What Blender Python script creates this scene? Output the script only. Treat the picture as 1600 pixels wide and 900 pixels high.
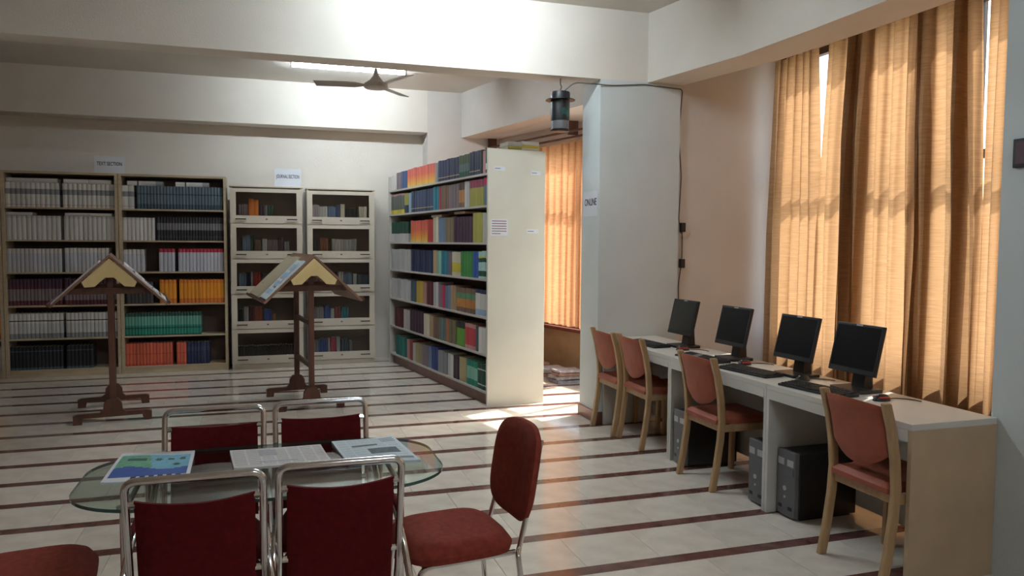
import bpy, math, random
from mathutils import Vector, Matrix
R = math.radians
random.seed(7)
for o in list(bpy.data.objects): bpy.data.objects.remove(o)
sc = bpy.context.scene
col = sc.collection

# ------------------------------------------------------------------ camera
CH = 1.55
FPX, HOR, ROLL, YAW = 1200.0, 380.0, R(0.36), math.atan(0.32)
PITCH = math.atan((450 - HOR) / FPX)
fw = Vector((math.sin(YAW) * math.cos(PITCH), math.cos(YAW) * math.cos(PITCH), -math.sin(PITCH)))
rt = Vector((math.cos(YAW), -math.sin(YAW), 0))
up = rt.cross(fw)
r2 = math.cos(ROLL) * rt + math.sin(ROLL) * up
u2 = -math.sin(ROLL) * rt + math.cos(ROLL) * up
cd = bpy.data.cameras.new('camera'); cam = bpy.data.objects.new('camera', cd); col.objects.link(cam)
cd.sensor_width = 36; cd.lens = 36 * FPX / 1600; cd.clip_start = .05; cd.clip_end = 200
m = Matrix((r2, u2, -fw)).transposed().to_4x4(); m.translation = (0, 0, CH)
cam.matrix_world = m
sc.camera = cam
def project(p):
    d = Vector(p) - Vector((0, 0, CH)); w = d.dot(fw)
    return (800 + FPX * d.dot(r2) / w, 450 - FPX * d.dot(u2) / w, w)

# ------------------------------------------------------------------ sky, sun, exposure
w = bpy.data.worlds.new('sky'); sc.world = w; w.use_nodes = True
nt = w.node_tree; bg = nt.nodes['Background']
sky = nt.nodes.new('ShaderNodeTexSky'); sky.sky_type = 'NISHITA'; sky.sun_disc = False
sky.sun_elevation = R(42); sky.sun_rotation = R(75); sky.air_density = 1.2; sky.dust_density = 3.0
nt.links.new(sky.outputs[0], bg.inputs[0]); bg.inputs[1].default_value = 0.34
sd = bpy.data.lights.new('sun', 'SUN'); sun = bpy.data.objects.new('sun', sd); col.objects.link(sun)
sd.energy = 4.6; sd.angle = R(0.6); sd.color = (1.0, .93, .84)
sun_dir = Vector((-1.0, -0.42, -1.30))          # the way the light travels
sun.rotation_euler = sun_dir.to_track_quat('-Z', 'Y').to_euler(); sun.location = (12, 8, 10)
vs = sc.view_settings
vs.view_transform = 'Standard'; vs.look = 'None'; vs.gamma = 1; vs.use_curve_mapping = False
vs.exposure = 1.12

# ------------------------------------------------------------------ materials
def newmat(name):
    mt = bpy.data.materials.new(name); mt.use_nodes = True
    n = mt.node_tree.nodes; return mt, n, mt.node_tree.links, n['Principled BSDF']
def M(name, c, rough=.5, metal=0, var=.12, scale=6, bump=0, bscale=60, rnd=0, spec=.5, stretch=None):
    mt, n, l, b = newmat(name)
    b.inputs['Roughness'].default_value = rough; b.inputs['Metallic'].default_value = metal
    b.inputs['Specular IOR Level'].default_value = spec
    tc = n.new('ShaderNodeTexCoord'); src = tc.outputs['Object']
    if stretch:
        mp = n.new('ShaderNodeMapping'); mp.inputs['Scale'].default_value = stretch
        l.new(src, mp.inputs[0]); src = mp.outputs[0]
    nz = n.new('ShaderNodeTexNoise'); nz.inputs['Scale'].default_value = scale; nz.inputs['Detail'].default_value = 5
    l.new(src, nz.inputs['Vector'])
    rp = n.new('ShaderNodeValToRGB')
    rp.color_ramp.elements[0].position = .3; rp.color_ramp.elements[1].position = .7
    rp.color_ramp.elements[0].color = tuple(x * (1 - var) for x in c) + (1,)
    rp.color_ramp.elements[1].color = tuple(min(1, x * (1 + var)) for x in c) + (1,)
    l.new(nz.outputs['Fac'], rp.inputs[0]); out = rp.outputs[0]
    if rnd:
        oi = n.new('ShaderNodeObjectInfo'); mr = n.new('ShaderNodeMapRange')
        mr.inputs[3].default_value = 1 - rnd; mr.inputs[4].default_value = 1 + rnd
        l.new(oi.outputs['Random'], mr.inputs[0])
        hs = n.new('ShaderNodeHueSaturation'); l.new(mr.outputs[0], hs.inputs['Value']); l.new(out, hs.inputs['Color']); out = hs.outputs[0]
    l.new(out, b.inputs['Base Color'])
    if bump:
        nb = n.new('ShaderNodeTexNoise'); nb.inputs['Scale'].default_value = bscale; l.new(src, nb.inputs['Vector'])
        bp = n.new('ShaderNodeBump'); bp.inputs['Strength'].default_value = bump; bp.inputs['Distance'].default_value = .01
        l.new(nb.outputs['Fac'], bp.inputs['Height']); l.new(bp.outputs[0], b.inputs['Normal'])
    return mt
_bands = {}
def bands(*zc, rnd=.12, rough=.55):
    """book cloth: colour bands up the spine, (start height 0..1, colour)"""
    key = (zc, rnd, rough)
    if key in _bands: return _bands[key]
    mt, n, l, b = newmat('book_cover_%d' % len(_bands)); b.inputs['Roughness'].default_value = rough
    tc = n.new('ShaderNodeTexCoord'); sp = n.new('ShaderNodeSeparateXYZ'); l.new(tc.outputs['Generated'], sp.inputs[0])
    rp = n.new('ShaderNodeValToRGB'); rp.color_ramp.interpolation = 'CONSTANT'
    e = rp.color_ramp.elements
    while len(e) > 1: e.remove(e[-1])
    e[0].position = 0; e[0].color = zc[0][1] + (1,)
    for z, c in zc[1:]:
        k = e.new(z); k.color = c + (1,)
    l.new(sp.outputs[2], rp.inputs[0])
    oi = n.new('ShaderNodeObjectInfo'); mr = n.new('ShaderNodeMapRange'); mr.inputs[3].default_value = 1 - rnd; mr.inputs[4].default_value = 1 + rnd
    l.new(oi.outputs['Random'], mr.inputs[0])
    hs = n.new('ShaderNodeHueSaturation'); l.new(mr.outputs[0], hs.inputs['Value']); l.new(rp.outputs[0], hs.inputs['Color'])
    l.new(hs.outputs[0], b.inputs['Base Color'])
    _bands[key] = mt; return mt
def grad(*zc, rough=.5):
    mt = bands(*zc, rnd=.081, rough=rough)
    for nd in mt.node_tree.nodes:
        if nd.type == 'VALTORGB': nd.color_ramp.interpolation = 'LINEAR'
    return mt
def glass(name, tint, refl=.5, rough=.02):
    mt, n, l, b = newmat(name); n.remove(b); out = n['Material Output']
    tr = n.new('ShaderNodeBsdfTransparent'); tr.inputs[0].default_value = tint + (1,)
    gl = n.new('ShaderNodeBsdfGlossy'); gl.inputs['Roughness'].default_value = rough
    fr = n.new('ShaderNodeFresnel'); ge = n.new('ShaderNodeNewGeometry'); mr = n.new('ShaderNodeMapRange')
    mr.inputs[3].default_value = 1.45; mr.inputs[4].default_value = 1 / 1.45      # the same reflectance on the way out as on the way in
    l.new(ge.outputs['Backfacing'], mr.inputs[0]); l.new(mr.outputs[0], fr.inputs[0])
    mx = n.new('ShaderNodeMixShader'); l.new(fr.outputs[0], mx.inputs[0]); l.new(tr.outputs[0], mx.inputs[1]); l.new(gl.outputs[0], mx.inputs[2])
    l.new(mx.outputs[0], out.inputs[0]); return mt
def emit(name, c, s):
    mt, n, l, b = newmat(name); n.remove(b)
    e = n.new('ShaderNodeEmission'); e.inputs[0].default_value = c + (1,); e.inputs[1].default_value = s
    l.new(e.outputs[0], n['Material Output'].inputs[0]); return mt
def curtain_mat(name, c):
    mt, n, l, b = newmat(name); n.remove(b); out = n['Material Output']
    tc = n.new('ShaderNodeTexCoord'); mp = n.new('ShaderNodeMapping'); mp.inputs['Scale'].default_value = (9, 9, 130)
    l.new(tc.outputs['Object'], mp.inputs[0])
    nz = n.new('ShaderNodeTexNoise'); nz.inputs['Scale'].default_value = 1; nz.inputs['Detail'].default_value = 3; l.new(mp.outputs[0], nz.inputs['Vector'])
    rp = n.new('ShaderNodeValToRGB'); rp.color_ramp.elements[0].position = .3; rp.color_ramp.elements[1].position = .75
    rp.color_ramp.elements[0].color = tuple(x * .72 for x in c) + (1,); rp.color_ramp.elements[1].color = c + (1,)
    l.new(nz.outputs['Fac'], rp.inputs[0])
    tl = n.new('ShaderNodeBsdfTranslucent'); df = n.new('ShaderNodeBsdfDiffuse')
    l.new(rp.outputs[0], tl.inputs[0]); l.new(rp.outputs[0], df.inputs[0])
    mx = n.new('ShaderNodeMixShader'); mx.inputs[0].default_value = .5
    l.new(tl.outputs[0], mx.inputs[1]); l.new(df.outputs[0], mx.inputs[2]); l.new(mx.outputs[0], out.inputs[0]); return mt

PLASTER = M('painted_plaster', (.74, .68, .61), .75, var=.05, scale=1.5, bump=.15, bscale=90)
PINKPL = M('pinkish_plaster', (.66, .61, .57), .75, var=.06, scale=1.5, bump=.15, bscale=90)
TANWALL = M('tan_wall_paint', (.46, .34, .25), .75, var=.05, scale=2)
CEILM = M('ceiling_paint', (.66, .61, .55), .8, var=.04, scale=1)
PILLARM = M('pillar_paint', (.60, .64, .64), .7, var=.04, scale=2, bump=.1, bscale=80)
TILE = M('cream_marble_tile', (.72, .65, .565), .11, var=.10, scale=3.0, rnd=.05)
STRIP = M('red_granite_strip', (.15, .066, .055), .12, var=.30, scale=14)
GROUT = M('grout', (.30, .27, .23), .8)
SKIRT = M('red_skirting_tile', (.20, .07, .05), .3, var=.2, scale=12)
BEECH = M('beech_wood', (.43, .27, .135), .42, var=.16, scale=3, stretch=(14, 14, 1.5))
PLY = M('pale_ply_shelf', (.50, .39, .26), .5, var=.12, scale=3, stretch=(1.5, 10, 10))
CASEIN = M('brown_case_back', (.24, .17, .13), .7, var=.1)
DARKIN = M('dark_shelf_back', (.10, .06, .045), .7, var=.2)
BROWN = M('dark_brown_wood', (.10, .037, .022), .4, var=.25, scale=3, stretch=(8, 8, 1.5))
YELLOWPLY = M('varnished_yellow_ply', (.62, .47, .22), .45, var=.12, scale=4)
CHROME = M('chrome', (.78, .78, .80), .12, 1.0, var=.02)
REDCLOTH = M('maroon_cloth', (.105, .007, .009), .85, var=.15, scale=40, spec=.12, bump=.3, bscale=400)
RUSTCLOTH = M('rust_cloth', (.25, .045, .03), .9, var=.15, scale=40, spec=.15, bump=.3, bscale=400)
ORANGECL = M('orange_red_vinyl', (.32, .073, .036), .6, var=.12, scale=12, bump=.1, bscale=300)
TABLEGL = glass('green_tinted_glass', (.80, .88, .85))
WINGL = glass('window_glass', (.95, .96, .95))
DOORGL = glass('dusty_door_glass', (.86, .85, .83), rough=.08)
GLEDGE = M('polished_glass_edge', (.05, .10, .09), .1, var=.05)
CREAM = M('cream_enamel', (.62, .54, .44), .4, var=.05, scale=3)
RACKM = M('cream_rack_enamel', (.66, .63, .54), .38, var=.05, scale=2)
RACKSH = M('grey_shelf_enamel', (.50, .46, .42), .45, var=.05)
BLACKPL = M('black_plastic', (.012, .012, .014), .42, var=.1)
SCREEN = M('black_screen', (.006, .007, .009), .22, var=.05)
GREYPL = M('grey_plastic', (.13, .13, .14), .4, var=.1)
SILVERPL = M('silver_plastic', (.45, .45, .45), .35, var=.05)
REDPL = M('red_plastic', (.45, .03, .03), .35, var=.05)
KEYM = M('key_black', (.025, .025, .028), .5, var=.1)
LAMINATE = M('white_laminate', (.62, .60, .55), .38, var=.04, scale=3)
LAMSIDE = M('tan_laminate', (.50, .36, .23), .45, var=.08, scale=5)
PAPER = M('white_paper', (.72, .73, .78), .8, var=.03)
INK = M('printing_ink', (.035, .035, .06), .8)
GREYINK = M('grey_newsprint', (.42, .42, .45), .8, var=.25, scale=160)
PALEINK = M('pale_blue_newsprint', (.62, .70, .74), .8, var=.08, scale=120)
BLUEINK = M('blue_ink', (.045, .10, .38), .7, var=.15, scale=60)
CYANINK = M('cyan_ink', (.20, .48, .62), .7, var=.15, scale=60)
GREENINK = M('green_ink', (.16, .42, .26), .7, var=.2, scale=60)
NEWSPAGE = M('newsprint_page', (.66, .63, .62), .85, var=.06, scale=80)
PAGES = M('page_block', (.62, .56, .44), .85, var=.12, scale=80)
FANM = M('fan_enamel', (.42, .37, .33), .4)
FIXT = M('white_fixture_enamel', (.75, .75, .75), .4)
TUBE = emit('lit_tube', (.78, .92, 1.0), 88.0)
CURT = curtain_mat('gold_curtain_cloth', (.49, .305, .165))
CURTF = curtain_mat('orange_curtain_cloth', (.66, .36, .19))
ALU = M('window_frame_brown', (.10, .075, .06), .5, var=.1)
CABLE = M('grey_cable', (.10, .09, .085), .6)
WIRE = M('dark_wire', (.03, .03, .03), .6)
TEALPL = M('teal_label', (.008, .07, .055), .4)
CLEARPL = M('smoky_plastic', (.12, .12, .13), .3, var=.1)
TAN = M('tan_panel', (.50, .33, .18), .6, var=.1)
EARTH = M('outdoor_ground', (.34, .31, .26), .9, var=.2, scale=.5)

# ------------------------------------------------------------------ mesh helpers
class MB:
    def __init__(s): s.v = []; s.f = []; s.m = []
    def quad(s, pts, m=0):
        i = len(s.v); s.v += [tuple(p) for p in pts]; s.f.append(tuple(range(i, i + len(pts)))); s.m.append(m); return s
    def box(s, x0, x1, y0, y1, z0, z1, m=0):
        return s.hexa([(x0, y0), (x1, y0), (x1, y1), (x0, y1)], z0, z1, m)
    def hexa(s, foot, z0, z1, m=0, foot2=None):
        """prism over a counter-clockwise outline"""
        n = len(foot); i = len(s.v); f2 = foot2 or foot
        s.v += [(x, y, z0) for x, y in foot] + [(x, y, z1) for x, y in f2]
        s.f.append(tuple(i + n - 1 - k for k in range(n))); s.m.append(m)
        s.f.append(tuple(i + n + k for k in range(n))); s.m.append(m)
        for k in range(n):
            a, b = k, (k + 1) % n
            s.f.append((i + a, i + b, i + n + b, i + n + a)); s.m.append(m)
        return s
    def prism(s, outline, axis, a0, a1, m=0):
        """outline is (u,v); axis 'x': (a,u,v), 'y': (u,a,v)"""
        n = len(outline); i = len(s.v)
        P = (lambda u, v, a: (a, u, v)) if axis == 'x' else (lambda u, v, a: (u, a, v))
        s.v += [P(u, v, a0) for u, v in outline] + [P(u, v, a1) for u, v in outline]
        s.f.append(tuple(i + k for k in range(n))); s.m.append(m)
        s.f.append(tuple(i + n + n - 1 - k for k in range(n))); s.m.append(m)
        for k in range(n):
            a, b = k, (k + 1) % n
            s.f.append((i + a, i + n + a, i + n + b, i + b)); s.m.append(m)
        return s
    def tube(s, pts, r, seg=10, m=0, cap=True, ry=None):
        pts = [Vector(p) for p in pts]; n = len(pts); i = len(s.v)
        rr = r if isinstance(r, (list, tuple)) else [r] * n
        ref = None
        for k, p in enumerate(pts):
            t = (pts[min(k + 1, n - 1)] - pts[max(k - 1, 0)]).normalized()
            if ref is None:
                ref = Vector((0, 0, 1)) if abs(t.z) < .9 else Vector((1, 0, 0))
            a = (ref - t * ref.dot(t)).normalized(); b = t.cross(a); ref = a
            for q in range(seg):
                th = 2 * math.pi * q / seg
                s.v.append(tuple(p + a * math.cos(th) * rr[k] + b * math.sin(th) * (ry or 1) * rr[k]))
        for k in range(n - 1):
            for q in range(seg):
                q2 = (q + 1) % seg
                s.f.append((i + k * seg + q, i + k * seg + q2, i + (k + 1) * seg + q2, i + (k + 1) * seg + q)); s.m.append(m)
        if cap:
            s.f.append(tuple(i + seg - 1 - q for q in range(seg))); s.m.append(m)
            s.f.append(tuple(i + (n - 1) * seg + q for q in range(seg))); s.m.append(m)
        return s
    def lathe(s, prof, seg=20, m=0, cx=0, cy=0):
        i = len(s.v); n = len(prof)
        for r, z in prof:
            for q in range(seg):
                th = 2 * math.pi * q / seg; s.v.append((cx + r * math.cos(th), cy + r * math.sin(th), z))
        for k in range(n - 1):
            for q in range(seg):
                q2 = (q + 1) % seg
                s.f.append((i + k * seg + q, i + k * seg + q2, i + (k + 1) * seg + q2, i + (k + 1) * seg + q)); s.m.append(m)
        s.f.append(tuple(i + seg - 1 - q for q in range(seg))); s.m.append(m)
        s.f.append(tuple(i + (n - 1) * seg + q for q in range(seg))); s.m.append(m)
        return s
    def grid(s, fn, nu, nv, mf=None, flip=False):
        i = len(s.v)
        for a in range(nu + 1):
            for b in range(nv + 1): s.v.append(tuple(fn(a / nu, b / nv)))
        for a in range(nu):
            for b in range(nv):
                q = (i + a * (nv + 1) + b, i + (a + 1) * (nv + 1) + b, i + (a + 1) * (nv + 1) + b + 1, i + a * (nv + 1) + b + 1)
                s.f.append(q[::-1] if flip else q); s.m.append(mf((a + .5) / nu, (b + .5) / nv) if mf else 0)
        return s
    def pillow(s, fn_top, fn_bot, nu, nv, m=0):
        """closed cushion: two grids sharing a rim"""
        a = len(s.v); s.grid(fn_top, nu, nv, lambda u, v: m); b = len(s.v); s.grid(fn_bot, nu, nv, lambda u, v: m, flip=True)
        rim = [(k, 0) for k in range(nu)] + [(nu, k) for k in range(nv)] + [(k, nv) for k in range(nu, 0, -1)] + [(0, k) for k in range(nv, 0, -1)]
        ix = lambda o, p: o + p[0] * (nv + 1) + p[1]
        for k in range(len(rim)):
            p, q = rim[k], rim[(k + 1) % len(rim)]
            s.f.append((ix(a, q), ix(a, p), ix(b, p), ix(b, q))); s.m.append(m)
        return s
    def mesh(s, name, mats, smooth=True, angle=38):
        me = bpy.data.meshes.new(name); me.from_pydata(s.v, [], s.f)
        for mt in mats: me.materials.append(mt)
        me.polygons.foreach_set('material_index', s.m); me.update()
        if smooth: me.shade_smooth(); me.set_sharp_from_angle(angle=R(angle))
        return me
    def build(s, name, mats, parent=None, smooth=True, bevel=0, loc=None, rot=None):
        mats = mats if isinstance(mats, (list, tuple)) else [mats]
        o = bpy.data.objects.new(name, s.mesh(name, mats, smooth)); col.objects.link(o)
        if parent: o.parent = parent
        if loc: o.location = loc
        if rot: o.rotation_euler = rot
        if bevel:
            b = o.modifiers.new('bevel', 'BEVEL'); b.width = bevel; b.segments = 2; b.limit_method = 'ANGLE'
        return o
def tag(o, label, cat, group=None):
    o['label'] = label; o['category'] = cat
    if group: o['group'] = group
    return o
def struct(o, label=None, cat=None):
    o['kind'] = 'structure'
    if label: o['label'] = label
    if cat: o['category'] = cat
    return o
def thing(name, label, cat, loc=(0, 0, 0), rz=0, group=None):
    o = bpy.data.objects.new(name, None); col.objects.link(o); o.empty_display_size = .1
    o.location = loc; o.rotation_euler = (0, 0, rz); tag(o, label, cat, group); return o
def copy_tree(o, parent=None):
    c = o.copy(); col.objects.link(c); c.parent = parent
    for ch in list(o.children): copy_tree(ch, c)
    return c
def arc(c, r, a0, a1, n, plane='xz', k=0):
    """points of an arc in a plane, third coordinate k"""
    out = []
    for i in range(n + 1):
        a = R(a0 + (a1 - a0) * i / n); u, v = c[0] + r * math.cos(a), c[1] + r * math.sin(a)
        out.append({'xz': (u, k, v), 'yz': (k, u, v), 'xy': (u, v, k)}[plane])
    return out
def bend(pts, r=.04, n=5):
    """round the corners of a polyline"""
    pts = [Vector(p) for p in pts]; out = [pts[0]]
    for i in range(1, len(pts) - 1):
        p, a, b = pts[i], pts[i - 1], pts[i + 1]
        d1, d2 = (a - p), (b - p); q = min(r, d1.length * .49, d2.length * .49)
        s, e = p + d1.normalized() * q, p + d2.normalized() * q
        for k in range(n + 1):
            t = k / n; out.append(s * (1 - t) ** 2 + p * 2 * t * (1 - t) + e * t * t)
    return out + [pts[-1]]
def text_mesh(s, size, mat, name, parent, loc, rot, fit=None):
    cu = bpy.data.curves.new(name, 'FONT'); cu.body = s; cu.size = size; cu.align_x = 'CENTER'; cu.align_y = 'CENTER'; cu.extrude = .0006; cu.offset = size * .012
    t = bpy.data.objects.new('t', cu); col.objects.link(t); bpy.context.view_layer.update()
    me = bpy.data.meshes.new_from_object(t.evaluated_get(bpy.context.evaluated_depsgraph_get()))
    bpy.data.objects.remove(t); me.materials.clear(); me.materials.append(mat)
    if fit:
        xs = [v.co.x for v in me.vertices]; k = fit / (max(xs) - min(xs))
        for v in me.vertices: v.co.x *= k
    o = bpy.data.objects.new(name, me); col.objects.link(o); o.parent = parent; o.location = loc; o.rotation_euler = rot; return o

# ================================================================== THE ROOM
ZC, ZB = 3.52, 2.935              # ceiling, beam underside
PX, PY0, PY1 = 2.70, 6.02, 6.40   # the pillar: left face, front, back
YB = 10.28                        # recessed back wall
XL = -6.0
def winx(y): return 3.44 - .25 * (y - 8.15)      # far window wall runs slightly askew
def beamx(y): return 2.48 - .20 * (y - 9.95)

fl = struct(MB().box(XL, 4.7, -3.0, 10.4, -.12, -.004).build('floor', GROUT, smooth=False), 'cream tiled floor with dark red stripes', 'floor')
S0, PIT, SW, TL = 5.52, .4475, .085, .40
rows = [S0 + PIT * k for k in range(-19, 12)]
unit_tile = MB().box(0, 1, 0, 1, 0, 1).mesh('tile', [TILE], False)
cand = []
for j, y in enumerate(rows):
    y0, y1 = y + SW / 2, min(y + PIT - SW / 2, 10.4)
    off = 0 if j % 2 else .2
    k0 = int((XL - off) / TL)
    for k in range(k0, 30):
        x0 = off + .05 + k * TL; x1 = min(x0 + TL, 4.7)
        if x1 - x0 < .05 or y1 - y0 < .03: continue
        px, py, dep = project(((x0 + x1) / 2, (y0 + y1) / 2, 0))
        vis = dep > .5 and -60 < px < 1660 and py < 960
        cand.append((0 if vis else 1, dep if vis else abs(dep) + 50, x0, x1, y0, y1))
cand.sort()
rest = MB()
for i, (v, d, x0, x1, y0, y1) in enumerate(cand):
    if v == 0 and i < 300:
        o = bpy.data.objects.new('floor_tile', unit_tile); col.objects.link(o); o.parent = fl
        o.location = (x0 + .0012, y0, -.01); o.scale = (x1 - x0 - .0024, y1 - y0, .01)
    else:
        rest.box(x0 + .0012, x1 - .0012, y0, y1, -.01, 0)
rb = rest.build('tile_field', TILE, fl, smooth=False); rb['kind'] = 'stuff'
for y in rows:
    if y < -2.9 or y > 10.3: continue
    MB().box(XL, 4.7, y - SW / 2 + .001, y + SW / 2 - .001, -.01, 0).build('granite_strip', STRIP, fl, smooth=False)

struct(MB().box(XL, 4.8, -3.0, 6.24, ZC, ZC + .15).box(XL, 3.98, 6.24, 10.4, ZC, ZC + .15).build('ceiling', CEILM, smooth=False))
bw = MB().box(XL, 2.02, YB, YB + .12, 0, 2.985)                      # recessed lower wall
bw.box(XL, 2.02, 9.97, YB + .12, 2.985, ZC)                          # upper beam of the wall
struct(MB().box(2.02, 3.6, 9.97, YB + .12, 0, ZC).build('wall_corner', PINKPL, smooth=False))
struct(bw.build('wall_back', PLASTER, smooth=False))
struct(MB().box(XL - .12, XL, -3.0, 10.4, 0, ZC).build('wall_left', TANWALL, smooth=False))
struct(MB().box(XL, 4.8, -3.12, -3.0, 0, ZC).build('wall_front', TANWALL, smooth=False))
# cross beam and the pillar that carries it
struct(MB().box(XL, 3.42, PY0, PY0 + .24, ZB, ZC).build('trim_1', PLASTER, smooth=False), 'deep white ceiling beam crossing the room above the shelves', 'beam')
struct(MB().box(PX, 3.46, PY0, PY1, 0, ZB).build('pillar', PILLARM, smooth=False), 'pale grey square pillar beside the computer desks', 'pillar')
struct(MB().box(PX - .012, 3.47, PY0 - .012, PY1 + .012, 0, .10).build('baseboard_pillar', SKIRT, smooth=False))
# beam toward the camera along the window side
nb = MB()
L0 = [(3.14, 6.02), (3.33, 4.95), (3.36, 4.2), (3.36, -3.0)]
L1 = [(3.48, 6.02), (3.69, 4.95), (3.72, 4.2), (3.72, -3.0)]
for a in range(3): nb.hexa([L0[a + 1], L1[a + 1], L1[a], L0[a]], ZB, ZC)
struct(nb.build('trim_2', PLASTER, smooth=False), 'white ceiling beam running along the window side', 'beam')
# beam of the far bay
struct(MB().hexa([(beamx(PY1 - .16), PY1 - .16), (3.95, PY1 - .16), (winx(9.97) + .06, 9.97), (beamx(9.97), 9.97)], ZB, ZC).build('trim_3', PINKPL, smooth=False), 'pinkish ceiling beam above the far orange curtain', 'beam')
# near pillar at the right edge of the picture
struct(MB().box(3.249, 3.75, 2.05, 2.722, 0, ZB).build('pillar', PILLARM, smooth=False), 'blue grey pillar at the right edge against the desk end', 'pillar')
# wall between the bays
struct(MB().box(3.46, 4.70, 6.08, 6.24, 0, ZC).build('wall_alcove', PINKPL, smooth=False))
# window walls: near bay
WX = 4.52
wn = MB().box(WX, WX + .15, -3.0, 6.08, 0, .72).box(WX, WX + .15, -3.0, 6.08, 3.25, ZC)
for y0, y1 in ((-3.0, 1.2), (5.98, 6.08)): wn.box(WX, WX + .15, y0, y1, .72, 3.25)
struct(wn.build('wall_right', PINKPL, smooth=False))
def window(name, p0, p1, z0, z1, ztr, n, lab, fm=ALU):
    """frame of n lights between two ground points, transom at ztr"""
    p0, p1 = Vector((p0[0], p0[1], 0)), Vector((p1[0], p1[1], 0)); L = (p1 - p0).length
    e = bpy.data.objects.new(name, None); col.objects.link(e); e.location = p0
    d = (p1 - p0).normalized(); e.rotation_euler = (0, 0, math.atan2(d.y, d.x)); struct(e, lab, 'window')
    t = .03
    MB().box(0, L, -t, t, z0, z0 + .06).build('frame_rail', fm, e, smooth=False)
    MB().box(0, L, -t, t, z1 - .06, z1).build('frame_rail', fm, e, smooth=False)
    MB().box(.06, L - .06, -t, t, ztr - .03, ztr + .03).build('transom', fm, e, smooth=False)
    for i in range(n + 1):
        x = .03 + (L - .06) * i / n
        MB().box(x - .03, x + .03, -t - .002, t + .002, z0 + .06, z1 - .06).build('mullion', fm, e, smooth=False)
    for i in range(n):
        xa = .06 + (L - .06) * i / n; xb = (L - .06) * (i + 1) / n
        for a, b in ((z0 + .06, ztr - .03), (ztr + .03, z1 - .06)):
            MB().box(xa, xb, -.003, .003, a, b).build('pane', WINGL, e, smooth=False)
    return e
window('window_1', (WX + .08, 1.2), (WX + .08, 5.98), .72, 3.25, 2.17, 5, 'tall window behind the gold curtains by the computers')
# far bay window wall with a low tan parapet
a, b = (winx(6.24), 6.24), (winx(9.97), 9.97)
fwl = MB().hexa([a, (a[0] + .15, a[1]), (b[0] + .15, b[1]), b], 2.72, ZC)
struct(fwl.build('wall_window_head', PINKPL, smooth=False))
struct(MB().hexa([a, (a[0] + .15, a[1]), (b[0] + .15, b[1]), b], 0, .52).build('wall_window_sill', TAN, smooth=False))
struct(MB().hexa([(a[0] - .05, a[1]), (a[0] + .15, a[1]), (b[0] + .15, b[1]), (b[0] - .05, b[1])], .52, .56).build('window_ledge', SKIRT, smooth=False), 'dark red ledge along the low tan wall under the far curtain', 'ledge')
window('window_2', (a[0] + .09, a[1]), (b[0] + .09, b[1]), .56, 2.72, 2.1, 4, 'window behind the orange curtain of the far bay')
# outdoors
struct(MB().box(4.85, 40, -20, 30, -.3, -.1).build('outdoor_ground', EARTH, smooth=False), 'bare ground outside the windows', 'ground')

# ------------------------------------------------------------------ curtains
def curtain(label, path, z0, z1, per, amp, mat, seed, hang=0, flare=0, group=None):
    """pleated cloth along a path of (x, y, bunch) points; bunch = how deep and dense the folds are"""
    rnd = random.Random(seed)
    P = [Vector((p[0], p[1])) for p in path]; B = [p[2] for p in path]
    seg = [(P[i + 1] - P[i]).length for i in range(len(P) - 1)]; T = sum(seg)
    def at(s):
        s = min(max(s, 0), T)
        for i, g in enumerate(seg):
            if s <= g or i == len(seg) - 1:
                t = min(s / g, 1); d = (P[i + 1] - P[i]).normalized()
                return P[i].lerp(P[i + 1], t), d, B[i] * (1 - t) + B[i + 1] * t
            s -= g
    n = int(T / .007); ph = [0.0]; jit = 1
    for i in range(n):
        _, _, b = at(T * i / n)
        if rnd.random() < .05: jit = rnd.uniform(.75, 1.3)
        ph.append(ph[-1] + 2 * math.pi * (T / n) / per * b * jit)
    k1, k2, k3 = rnd.uniform(0, 6), rnd.uniform(0, 6), rnd.uniform(0, 6)
    def fn(u, v):
        i = min(int(round(u * n)), n); p, d, b = at(T * u)
        nrm = Vector((-d.y, d.x)); z = z1 + (z0 - z1) * v
        f = amp * (.55 + .45 * min(1, v * 3 + .2)) * (b ** 1.2)
        wv = math.sin(ph[i] + .5 * math.sin(v * 2.2 + k1)) * f + .35 * f * math.sin(ph[i] * .43 + k2 + v * .9)
        sl = .022 * math.sin(ph[i] * 2 + k3 + v * 1.5) * b * .5 + flare * min(1, v * 2.0) * (u - .5)
        q = p + nrm * wv + d * sl
        return (q.x, q.y, z)
    o = MB().grid(fn, n, 26).build('curtain', mat); tag(o, label, 'curtain', group)
    return o
CX = 4.36
curtain('narrow gold curtain in the window corner beside the pinkish wall', [(CX, 5.93, .8), (CX, 5.64, .9), (CX, 5.40, 1.0)], .12, 3.18, .11, .035, CURT, 3, flare=.14)
curtain('wide gold curtain between the two white light gaps', [(CX, 5.243, .9), (CX, 5.02, 1.0), (CX, 4.90, 2.2), (CX, 4.80, 2.2), (CX, 4.70, .9), (CX, 4.40, .8), (CX, 4.32, 2.3), (CX, 4.24, 2.2), (CX, 4.18, .8), (CX, 4.06, .8), (CX, 3.99, 2.1), (CX, 3.93, 2.1), (CX, 3.845, .8)], .12, 3.18, .15, .038, CURT, 5, flare=.14)
curtain('gold curtain running behind the blue grey pillar at the right', [(CX, 3.775, .8), (CX, 3.60, 1.3), (CX, 3.2, .8), (CX, 2.6, 1), (CX, 2.0, .8), (CX, 1.25, 1)], .12, 3.18, .13, .038, CURT, 9)
yy = [9.93, 9.4, 9.0, 8.7, 8.4, 8.1, 7.85]
curtain('orange curtain of the far bay beside the cream rack end', [(winx(y) - .12, y, 1.0 + .3 * math.sin(y * 5)) for y in yy], .60, 2.70, .12, .035, CURTF, 12)
rl = thing('curtain_rail', 'double brown curtain rail under the far pinkish beam', 'curtain rail', (winx(9.95) - .12, 9.95, 2.76))
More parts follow.
